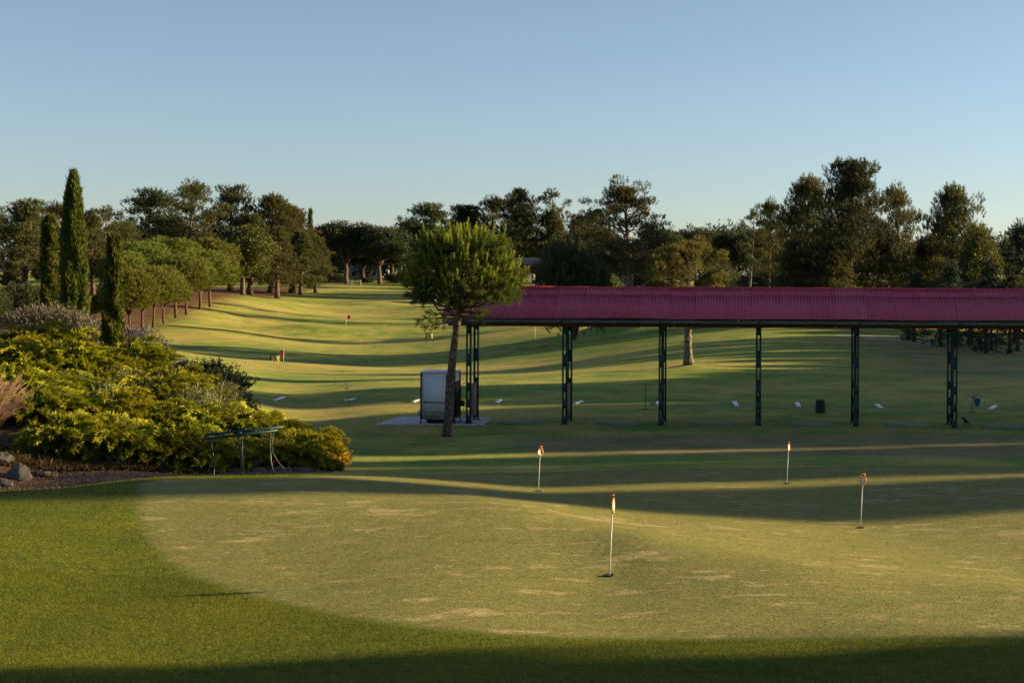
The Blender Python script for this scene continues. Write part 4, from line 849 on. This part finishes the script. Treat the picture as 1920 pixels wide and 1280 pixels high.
# ------------------------------------------------------------------ practice pins on the putting green
def pin(x, y, ytop, yaw, label):
    p = ground(x, y, 8, 32); Hh = (y - ytop) * p.y / F_PX; e = empty('practice_pin', p, 0); ln = .045 * Hh
    MB().tube([(0, 0, -.05), (ln * .8, 0, Hh * .78)], .0065, 8).build('pole', M['pole'], e, smooth=True)
    hd = MB(); head = empty('number_plate_', (0, 0, 0)); bpy.data.objects.remove(head)
    # oval number plate with a loop handle on top
    th = np.linspace(0, 2 * math.pi, 25)[:-1]; rx, rz = .043, .052; zc = Hh * .86
    ring = [(rx * 1.08 * math.cos(a), 0, zc + rz * 1.08 * math.sin(a)) for a in th]; ring.append(ring[0]); hd.tube(ring, .009, 6, False)
    hd.tube([(-.033, 0, zc + .045), (-.036, 0, zc + .095), (.036, 0, zc + .095), (.033, 0, zc + .045)], .008, 6); hd.tube([(0, 0, Hh * .76), (0, 0, zc - rz)], .013, 8)
    o = hd.build('frame', M['orange'], e, loc=(ln, 0, 0), smooth=True); o.rotation_euler = (0, 0, yaw)
    d = MB(); V = [(rx * math.cos(a), sy, zc + rz * math.sin(a)) for sy in (-.006, .006) for a in th]; nn = len(th); d.add(V, [(i, (i + 1) % nn, nn + (i + 1) % nn, nn + i) for i in range(nn)]); d.f.append(np.array([list(range(nn))])); d.f.append(np.array([list(range(nn, 2 * nn))[::-1]]))
    o = d.build('number_plate', M['plate'], e, loc=(ln, 0, 0)); o.rotation_euler = (0, 0, yaw)
    hole = MB().lathe([(.054, .0), (.054, .0135), (.046, .014), (.044, -.0)], (0, 0, .004), 20, cap=False).build('cup', M['hole'], e); MB().lathe([(.05, 0), (.001, .0005)], (0, 0, .0135), 20, cap=False).build('cup_shade_disc', M['hole'], e)  # flat near-black disc stands for the shade inside the cup
    tag(e, label, 'golf pin', 'practice pins on the putting green')
pin(1142, 1080, 925, R(82), 'nearest practice pin, its orange plate seen edge on')
pin(1613, 990, 886, R(-8), 'practice pin with round plate facing us, second nearest')
pin(1009, 921, 835, R(28), 'practice pin with bright plate, furthest left of four')
pin(1475, 907, 827, R(65), 'furthest practice pin, small bright plate against the brown bank')

# small red flowers along the edging
for x, Y, h, l in [(313, 26.9, .34, 'tall thin plant with one red flower below the junipers'), (425, 27.6, .16, 'low red flower left of the middle leg of the rack'), (515, 27.6, .14, 'low red flower by the right legs of the rack')]:
    X = ax(x, Y); e = empty('red_flower', (X, Y, gz(X, Y))); MB().tube([(0, 0, 0), (.01, 0, h * .5), (0, .01, h)], .004, 5).build('stem', M['weeds'], e)
    rng = np.random.default_rng(int(x)); n = 26; d = unit(rng.normal(size=(n, 3))); MB().blades(np.zeros((n, 3)) + np.array([0, .01, h]), d, .035, .022, rng, rng.random(n), True).build('petals', M['redcloth'], e)
    f = rng.random(16); MB().blades(np.stack([f * 0, f * 0, f * h * .8], 1), unit(rng.normal(size=(16, 3)) + UP * .4), .06, .018, rng, rng.random(16), True).build('leaves', M['weeds'], e); tag(e, l, 'flower', 'red flowers at the foot of the bank')

# ------------------------------------------------------------------ driving range shelter
TH = R(2.64)
def shelter():
    O = (ax(1423, 43.8), 43.8, 0.0); e = empty('driving_range_shelter', O, -TH)
    tag(e, 'long open driving range shelter with corrugated purple red roof and lattice posts', 'shelter')
    XL, XR = -9.65, 15.3; EAVE = (-.9, 3.30); RID = (.6, 4.20); sl = math.atan2(RID[1] - EAVE[1], RID[0] - EAVE[0]); SL = math.hypot(1.5, .9)
    SW, PITCH = .86, .86 / 9
    def corr(name, w, y0, y1, lift, mat):
        nx = int(round(w / PITCH)) * 6; xs = np.linspace(-.02, w + .02, nx + 1); zz = .020 * np.cos((xs / PITCH) * 2 * math.pi); V = []; 
        for y in (y0, y1):
            for t in (0, -.003): V += [(x, y, z + lift + t) for x, z in zip(xs, zz)]
        n = nx + 1; f = []
        for i in range(nx): f += [(i, i + 1, 2*n + i + 1, 2*n + i), (n + i + 1, n + i, 3*n + i, 3*n + i + 1), (i + 1, i, n + i, n + i + 1), (2*n + i, 2*n + i + 1, 3*n + i + 1, 3*n + i)]
        return MB().add(V, f).mesh(name, M[mat], True)
    low = corr('roof_sheet', SW, 0, SL * .80, 0, 'roof'); cap = corr('ridge_sheet', SW, SL * .735, SL, .012, 'roof')
    rr = random.Random(2); n = int((XR - XL) / SW)
    for i in range(n):
        x = XL + i * SW
        dz = rr.gauss(0, .004) + .012 * math.sin(x * 1.05); put('roof_sheet', low, e, (x, EAVE[0] + rr.gauss(0, .006), EAVE[1] + .022 + dz), (sl, 0, rr.gauss(0, .0015)))
        put('ridge_sheet', cap, e, (x, EAVE[0], EAVE[1] + .024 + dz), (sl, 0, rr.gauss(0, .0015)))
        put('roof_sheet', low, e, (x + SW, 2.1, EAVE[1] + .022), (sl, 0, math.pi))
    XR = XL + n * SW
    rm = MB().tube([(0, 0, 0), (.3, 0, 0), (1.12, 0, 0)], [.062, .058, .056], 10).mesh('ridge_cap', M['roof_cap'], True)
    for i in range(int((XR - XL) / 1.08) ): put('ridge_cap', rm, e, (XL + i * 1.08, RID[0], RID[1] + .015 + rr.gauss(0, .004)))
    # gutters, fascia and beams
    gm = MB().box((1.5, 0, 0), (2.99, .09, .085)).box((1.5, -.05, .037), (2.99, .014, .016)).mesh('gutter', M['gutter']); bm_ = MB().box((1.5, 0, 0), (2.98, .10, .17)).mesh('beam', M['timber'])
    for i in range(8):
        L = 3.0; x0 = XL + i * L
        s = min(1, (XR - x0) / L); put('gutter', gm, e, (x0, EAVE[0] + .06, EAVE[1] - .085 + rr.gauss(0, .004)), (0, rr.gauss(0, .002), 0), (s, 1, 1))
        put('beam', bm_, e, (x0, -.02, 3.115), (0, 0, 0), (s, 1, 1)); put('beam', bm_, e, (x0, 1.22, 3.115), (0, 0, 0), (s, 1, 1)); put('gutter', gm, e, (x0, 2.04, EAVE[1] - .085), (0, 0, 0), (s, 1, 1))
    raf = MB().box((.75, 0, 0), (SL - .06, .05, .10)).mesh('rafter', M['timber'])
    # lattice posts: two angle bars joined by batten plates
    pm = MB()
    for s in (-1, 1):
        pm.box((s * .055, 0, 1.515), (.056, .012, 3.03)).box((s * .080, .026, 1.515), (.008, .052, 3.03))
    pm = pm.mesh('post', M['steel_green']); bt = MB().box((0, -.009, 0), (.165, .006, .26)).box((-.05, -.014, .05), (.014, .008, .014)).box((.05, -.014, -.05), (.014, .008, .014)).mesh('batten_plate', M['steel_green'])
    ft = MB().box((0, 0, .012), (.24, .2, .024)).mesh('foot_plate', M['steel_green']); arm = MB().box((0, .6, 0), (.05, 1.2, .06)).mesh('tie_bar', M['steel_green'])
    pb = MB().box((0, 0, 0), (.018, 1.06, 1.02)); pb = pb.mesh('divider_panel', M['panel'])
    for i in range(8):
        x = -9.0 + i * 3.0
        for y in (0, 1.2):
            p = put('post', pm, e, (x, y, 0), (0, 0, 0 if y == 0 else math.pi))
            for z in (.12, .62, 1.14, 1.98, 2.92): put('batten_plate', bt, p, (0, 0, z + (0 if y == 0 else .08)), scale=(1, 1, 1.5 if 1.9 < z < 2 else 1))
            put('foot_plate', ft, p)
        put('tie_bar', arm, e, (x, 0, 3.0)); put('tie_bar', arm, e, (x, 0, .18))
        if i != 5: put('divider_panel', pb, e, (x + .03, .62, .70))
        for sgn, yy, rz in ((1, EAVE[0], math.pi / 2), (-1, 2.1, -math.pi / 2)): put('rafter', raf, e, (x, yy, EAVE[1] - .05), (0, -sl, rz))
    MB().box((0, 0, 0), (.13, .10, .17)).build('switch_box', M['dark'], e, loc=(-9.20, .02, .62))
    MB().tube([(-9.1, .05, 1.25), (-9.22, .05, 1.2), (-9.25, .03, .95), (-9.2, .03, .7)], .008, 6).build('cable', M['dark'], e, smooth=True)
    MB().tube([(-9.14, .02, .5), (-9.2, 0, .35), (-9.35, -.05, .15), (-9.42, -.1, .02)], .008, 6).build('cable', M['dark'], e, smooth=True)
    return e
SH = shelter()
def sh(x, y, z=0.0):
    c, s = math.cos(-TH), math.sin(-TH); return Vector((ax(1423, 43.8) + c * x - s * y, 43.8 + s * x + c * y, z))
# driving mats between the posts
mm = MB().box((0, 0, .015), (1.36, .95, .03)).box((0, 0, .034), (1.28, .87, .01)).mesh('driving_mat', M['mat'])
for i, l in enumerate(['first bay beside the steel cabinet', 'second bay', 'third bay', 'fourth bay, in front of the waste basket', 'fifth bay', 'last bay before the picture edge']):
    p = sh(-7.4 + i * 3.0, .3); p.z = gz(p.x, p.y) + .004; o = put('driving_mat', mm, None, p, (0, 0, -TH)); tag(o, 'grey green driving mat in the ' + l, 'mat', 'driving mats between the posts')

# ball dispenser cabinet on a bed of white chippings
def cabinet():
    p = at(790, 797, 44.1); e = empty('steel_cabinet', (p.x, p.y, gz(p.x + .5, p.y + .4)), -TH); W, D, z0, z1 = 1.02, .82, .16, 1.60
    MB().box((W / 2, D / 2, (z0 + z1) / 2), (W, D, z1 - z0)).build('body', M['cabinet'], e)
    MB().box((W / 2, D / 2, z1 + .022), (W + .07, D + .07, .04)).build('lid', M['cabinet'], e)
    MB().box((W + .004, D / 2, .78), (.012, D - .08, 1.1)).build('side_sheet', M['dark'], e)  # dark sheet covering the right side face
    for x in (-.012, W + .012):
        for y in (-.012, D + .012): MB().box((x, y, .8), (.035, .035, 1.6)).build('corner_leg', M['dark'], e)
    MB().tube([(.10, -.05, .70), (W + .12, -.05, .68)], .013, 8).build('crossbar', M['dark'], e, smooth=True); MB().box((.1, -.03, .70), (.03, .07, .04)).build('bracket', M['dark'], e); MB().box((.93, -.03, .682), (.03, .07, .04)).build('bracket', M['dark'], e)
    MB().box((W / 2, D / 2, .10), (.7, .6, .10)).build('hopper', M['dark'], e)
    th = np.linspace(math.pi / 2, 3 * math.pi / 2, 9); V = [(.12 * math.cos(a), y, .42 + .11 * math.sin(a)) for y in (.1, .5) for a in th]; MB().add(V, [(i, i + 1, 9 + i + 1, 9 + i) for i in range(8)] + [tuple(range(9))[::-1], tuple(range(9, 18))]).build('ball_chute', M['cabinet'], e, loc=(-.02, 0, -.06))
    MB().box((.30, -.003, .36), (.56, .004, .003)).build('seam', M['dark'], e); MB().box((.55, -.003, .36), (.004, .004, .40)).build('seam', M['dark'], e)
    tag(e, 'pale grey steel cabinet with a crossbar and rusty foot, behind the young pine', 'cabinet')
cabinet()
rng = np.random.default_rng(4); b = MB(); a0, a1 = at(703, 797, 44.0), at(905, 797, 44.0)
for i in range(2600):
    X = rng.uniform(a0.x, a1.x); Y = 43.95 + rng.random() ** .9 * 2.0
    if X < a0.x + (Y - 43.95) * .18: continue
    r = rng.uniform(.018, .045); b.add((np.array([(-1,-1,0),(1,-1,0),(1,1,0),(-1,1,0),(0,0,1)]) * rng.uniform(.6, 1.2, (5, 3)) * r) + np.array([X, Y, gz0(X, Y) + .004]), [(0,1,4),(1,2,4),(2,3,4),(3,0,4)])
tag(b.build('gravel_bed', M['chip']), 'bed of white chippings under the steel cabinet', 'gravel', kind='stuff')

# white planks on the tee
GP = 'white planks marking the tee line'
for x0, y0, x1, y1, l in [(514.5,750.5,531.5,746,'the picture-left end, nearest the planted bank'),(647,752,664.5,748,'behind the left bag stand'),(773.5,754.5,784,750,'just left of the steel cabinet'),(931,755.5,938,750.5,'in the first bay'),(1078,757.5,1091,752.5,'in the second bay'),(1232.5,760,1234.5,754,'half hidden by the third post'),(1376.5,754,1382,762,'in the third bay'),(1494,756,1498,763,'left of the waste basket'),(1643.5,759,1653,765.5,'in the fifth bay'),(1856.5,768,1866,761.5,'beside the blue bucket')]:
    a, c = ground(x0, y0, 44, 60), ground(x1, y1, 44, 60); d = c - a; L = max(.5, math.hypot(d.x, d.y)); m_ = (a + c) / 2
    mb = MB().box((0, 0, .02), (L, .15, .04)); o = mb.build('white_plank', M['white'], loc=(m_.x, m_.y, gz(m_.x, m_.y) + .003)); o.rotation_euler = (0, 0, math.atan2(d.y, d.x)); tag(o, 'white plank on the tee grass, ' + l, 'plank', GP)

# bag stands
def stand(x, y, ytop, lean, label, bucket=False, fork=True):
    p = ground(x, y, 44, 56); k = p.y / F_PX; H = (y - ytop) * k; e = empty('bag_stand', p)
    MB().tube([(0, 0, 0), (lean * .5, 0, H * .5), (lean, 0, H)], .011, 7).build('rod', M['dark'], e, smooth=True)
    MB().tube([(-.13, -.02, -.02), (-.13, 0, .045), (.13, 0, .045), (.13, -.02, -.02)], .011, 7).build('foot', M['dark'], e, smooth=True)
    if fork: MB().tube([(lean * .85 - .16, 0, H * .84), (lean * .8, 0, H * .74), (lean * .85 + .16, 0, H * .86)], .009, 6).build('fork', M['dark'], e, smooth=True)
    tag(e, label, 'bag stand', 'bag stands on the tee'); return p, H, k
stand(655, 762, 717, -.12, 'thin bag stand left of the steel cabinet, in the lit strip')
stand(1210, 769, 719, .01, 'straight thin bag stand between second and third post', fork=False)
p, H, k = stand(1821, 774, 735, .09, 'leaning bag stand with a blue bucket hanging on it')
be = empty('bucket', (p.x + .20, p.y - .02, p.z + .24)); MB().lathe([(.075, 0), (.09, .1), (.115, .235), (.122, .24), (.122, .255), (.11, .255), (.085, .1), (.07, .01)], n=20, cap=False).build('body', M['bluep'], be, smooth=True); MB().lathe([(.075, .004), (.001, .004)], n=20, cap=False).build('bottom', M['bluep'], be)
th = np.linspace(0, math.pi, 12); MB().tube([(.115 * math.cos(a), 0, .25 + .15 * math.sin(a)) for a in th], .005, 6).build('handle', M['dark'], be, smooth=True)
for z in (.07, .12, .17): MB().lathe([(.083 + z * .13, z), (.089 + z * .13, z + .008), (.083 + z * .13, z + .016)], n=20, cap=False).build('rib', M['bluep'], be)
tag(be, 'blue plastic ball bucket hanging from the leaning stand', 'bucket')

# waste basket
def basket():
    p = ground(1538, 774, 44, 56); e = empty('waste_basket', p); H, r0, r1 = .44, .175, .145; b = MB()
    n = 40
    for i in range(n):
        a = i / n * 2 * math.pi; b.tube([(r0 * math.cos(a), r0 * math.sin(a), .02), (r1 * math.cos(a), r1 * math.sin(a), H)], .0035, 4, False)
    b.build('wire_bars', M['rackgreen'], e)
    w = MB()
    for z in np.linspace(.05, H - .04, 9):
        r = r0 + (r1 - r0) * z / H; w.tube([(r * math.cos(a), r * math.sin(a), z) for a in np.linspace(0, 2 * math.pi, 25)], .003, 4, False)
    w.build('wire_hoops', M['rackgreen'], e)
    MB().lathe([(r0 - .012, .03), (r1 - .012, H - .03)], n=24, cap=False).build('liner', M['steel_green'], e, smooth=True)
    for nm, r, z, t in (('top_rim', r1 + .008, H, .013), ('base_ring', r0 + .008, .02, .014)): MB().tube([(r * math.cos(a), r * math.sin(a), z) for a in np.linspace(0, 2 * math.pi, 29)], t, 7, False).build(nm, M['gutter'], e, smooth=True)
    tag(e, 'dark green wire waste basket standing on the tee grass', 'basket')
basket()
# black bird
def bird():
    p = ground(1809, 797, 43, 47); bm = bmesh.new(); prof = [(-.17, .015, .07), (-.11, .028, .095), (-.05, .055, .13), (.0, .065, .16), (.04, .055, .19), (.065, .038, .215), (.085, .036, .235), (.105, .030, .24), (.118, .012, .236), (.145, .004, .228)]
    rings = []
    for (x, r, z) in prof: rings.append([bm.verts.new((x, r * .8 * math.cos(a), z + r * math.sin(a))) for a in np.arange(10) / 10 * 2 * math.pi])
    for a, b_ in zip(rings, rings[1:]):
        for i in range(10): bm.faces.new((a[i], a[(i + 1) % 10], b_[(i + 1) % 10], b_[i]))
    bm.faces.new(rings[0][::-1]); bm.faces.new(rings[-1])
    for s in (-1, 1):
        leg = bmesh.ops.create_cone(bm, segments=6, radius1=.006, radius2=.006, depth=.11, cap_ends=True); bmesh.ops.translate(bm, verts=leg['verts'], vec=(.005, .022 * s, .055))
    me = bpy.data.meshes.new('bird'); bm.to_mesh(me); bm.free(); me.materials.append(M['feather'])
    for f in me.polygons: f.use_smooth = True
    tag(put('bird', me, None, (p.x, p.y, p.z), (0, 0, 2.4)), 'black bird standing on the grass right of the last post', 'bird')
bird()

# ------------------------------------------------------------------ things out on the range
def text(s, size, loc, parent, mat, rx=math.pi / 2):
    c = bpy.data.curves.new('digits', 'FONT'); c.body = s; c.size = size; c.align_x = 'CENTER'; c.align_y = 'CENTER'; c.extrude = .01; c.offset = -.006; c.materials.append(mat)
    t_ = bpy.data.objects.new('digits', c); me = bpy.data.meshes.new_from_object(t_); bpy.data.objects.remove(t_); bpy.data.curves.remove(c); me.name = 'digits'
    o = bpy.data.objects.new('digits', me); o.location = loc; o.rotation_euler = (rx, 0, 0); return link(o, parent)
def sign(s, x, y, Y, wpx, hpx, legpx, label):
    X = ax(x, Y); k = Y / F_PX; e = empty('distance_sign', (X, Y, gz(X, Y))); z0 = max(.15, at(x, y, Y).z - gz(X, Y) + legpx * k); w, h = wpx * k, hpx * k
    MB().box((0, 0, z0 + h / 2), (w, .05, h)).build('board', M['yellow'], e); MB().box((0, 0, z0 + h + .04), (w + .08, .07, .05)).build('top_rail', M['dark'], e)
    for q in (-.5, -.34, .34, .5): MB().box((q * w, .06 if abs(q) < .4 else -.0, z0 / 2 + (.0 if abs(q) < .4 else h / 2)), (.05, .05, z0 + (.0 if abs(q) < .4 else h))).build('leg', M['dark'], e)
    text(s, h * 1.1, (-.04, -.045, z0 + h * .5), e, M['dark']); tag(e, label, 'sign', 'distance signs on the range')
sign('100', 516.5, 684, 100, 17.5, 11.5, 5, 'yellow board with black 100 on the lit fairway')
sign('150', 806, 638, 149, 14, 9.5, 3.5, 'yellow board with black 150, further out than the 100')
def flag(x, yb, yt, Y, mat, fw, fh, label, lean=0.0, side=-1):
    X = ax(x, Y); z = gz(X, Y); zt = at(x, yt, Y).z - z; e = empty('range_flag', (X, Y, z)); MB().tube([(0, 0, -.05), (lean, 0, zt)], .022 * Y / 125, 6).build('pole', M['pole'], e, smooth=True)
    n = 8; V = []; 
    for th in (-.006, .006):
        for i in range(n + 1):
            f = i / n; dz = fh * (.35 + .75 * f); V += [(lean + side * fw * f, th + .10 * math.sin(f * 5) * f, zt - dz * .25 - .02), (lean + side * fw * f, th + .10 * math.sin(f * 5 + .6) * f, zt - fh * (.55 + .45 * (1 - abs(f - .35))))]
    m_ = 2 * (n + 1); f_ = [(2*i, 2*i + 2, 2*i + 3, 2*i + 1) for i in range(n)] + [(m_ + 2*i + 1, m_ + 2*i + 3, m_ + 2*i + 2, m_ + 2*i) for i in range(n)] + [(2*i + 2, 2*i, m_ + 2*i, m_ + 2*i + 2) for i in range(n)] + [(2*i + 1, 2*i + 3, m_ + 2*i + 3, m_ + 2*i + 1) for i in range(n)]
    MB().add(V, f_).build('cloth', M[mat], e); tag(e, label, 'flag', 'flags out on the range')
flag(532.5, 692, 653, 99, 'redcloth', .20, .55, 'red flag on a thin pole beside the 100 board')
flag(648, 607, 588, 171, 'redcloth', .35, .75, 'red flag on a leaning pole on the far hummock', .25, 1)
flag(1004, 636, 612, 134, 'white', .04, .3, 'thin pale pole with furled flag seen between the first two posts')
flag(1384, 532, 517, 290, 'white', .65, .9, 'white flag, left of the pair beyond the roof', .1)
flag(1409, 532, 515, 292, 'white', .65, .9, 'white flag, right of the pair beyond the roof', .1)

# ------------------------------------------------------------------ far buildings
def hut():
    Y = 332; k = Y / F_PX; X = ax(998, Y); z = at(998, 528, Y).z; e = empty('range_hut', (X, Y, z)); W = 11.5; H = (528 - 497) * k; b = lambda nm, c, d, m_: MB().box(c, d).build(nm, M[m_], e)
    b('back_wall', (0, 4.0, H / 2), (W, .3, H), 'brick'); b('side_wall', (-W / 2, 2, H / 2), (.3, 4.2, H), 'brick'); b('side_wall', (W / 2, 2, H / 2), (.3, 4.2, H), 'brick')
    for x in (-3.2, 2.9): b('pier', (x, 0, H / 2), (1.2, .5, H), 'brick')
    b('lintel', (0, 0, H - .25), (W, .3, .5), 'timber'); b('floor_slab', (0, 1.6, -1.0), (W + 2, 7, 2.0), 'stone')
    sl = MB(); n = 60; xs = np.linspace(-W / 2 - .5, W / 2 + .5, n * 2 + 1); zz = .05 * (np.arange(len(xs)) % 2); V = [(x, y, h + q) for (y, h) in ((-.9, H), (2.2, H + 1.75), (5.0, H + .2)) for x, q in zip(xs, zz)]; nn = len(xs)
    sl.add(V, [(r * nn + i, r * nn + i + 1, (r + 1) * nn + i + 1, (r + 1) * nn + i) for r in range(2) for i in range(nn - 1)]).build('roof', M['slate'], e); b('eave_board', (0, -.85, H - .12), (W + 1, .1, .22), 'timber')
    tag(e, 'far brick hut with grey corrugated roof and open front, right of the young pine', 'hut')
    c = empty('white_cabinet', (ax(997, Y - 1.2), Y - 1.2, z)); MB().box((0, 0, 1.05), (1.75, .8, 1.5)).build('body', M['white'], c); 
    for sx in (-.75, .75): MB().box((sx, 0, .15), (.12, .6, .3)).build('foot', M['dark'], c)
    MB().box((.45, -.41, 1.42), (.42, .02, .2)).build('label_plate', M['slate'], c); tag(c, 'white cabinet on feet standing in the open front of the far hut', 'cabinet')
    c = empty('white_box', (ax(986, Y - 1), Y - 1, z)); MB().box((0, 0, .25), (.5, .5, .5)).build('body', M['white'], c); MB().box((0, 0, .52), (.56, .56, .05)).build('lid', M['white'], c); tag(c, 'small white box left of the white cabinet at the far hut', 'box')
    w = put('low_wall', MB().box((0, 0, 0), (6, .3, 1.2)).mesh('low_wall', M['stone']), None, (ax(972, 329.5), 329.5, z + .3)); tag(w, 'low grey wall in front of the far hut', 'wall')
hut()
def house():
    Y = 394; X = ax(690, Y); z = gz(X, Y); e = empty('white_house', (X, Y, z)); b = lambda nm, c, d, m_, p=None: MB().box(c, d).build(nm, M[m_], p or e)
    b('wall', (0, 3, 2.9), (11, 6, 5.8), 'whitewall')
    MB().add([(-6, -.6, 5.8), (6, -.6, 5.8), (6, 6.6, 5.8), (-6, 6.6, 5.8), (-6, 3, 7.4), (6, 3, 7.4)], [(0, 1, 5, 4), (2, 3, 4, 5), (0, 4, 3), (1, 2, 5), (0, 3, 2, 1)]).build('roof', M['brick'], e)
    for x in (-4, -1.6, 1.6, 4):
        for zz in (1.6, 4.3): w = b('window', (x, -.02, zz), (1.1, .1, 1.3), 'white'); MB().box((x, -.09, zz), (.9, .03, 1.1)).build('pane', M['glassdark'], w)
    b('door', (0, -.03, 1.1), (1.0, .1, 2.2), 'timber'); tag(e, 'white house glimpsed through the trees at the end of the fairway', 'house')
house()
for x, l in [(676.5, 'short white post at the end of the fairway under the dark trees'), (660, 'white stake in front of the white house')]:
    Y = 303; X = ax(x, Y); e = MB().box((0, 0, .55), (.10, .10, 1.1)).box((0, 0, 1.12), (.13, .13, .05)).build('white_post', M['white'], loc=(X, Y, gz(X, Y))); tag(e, l, 'post', 'white posts at the fairway end')
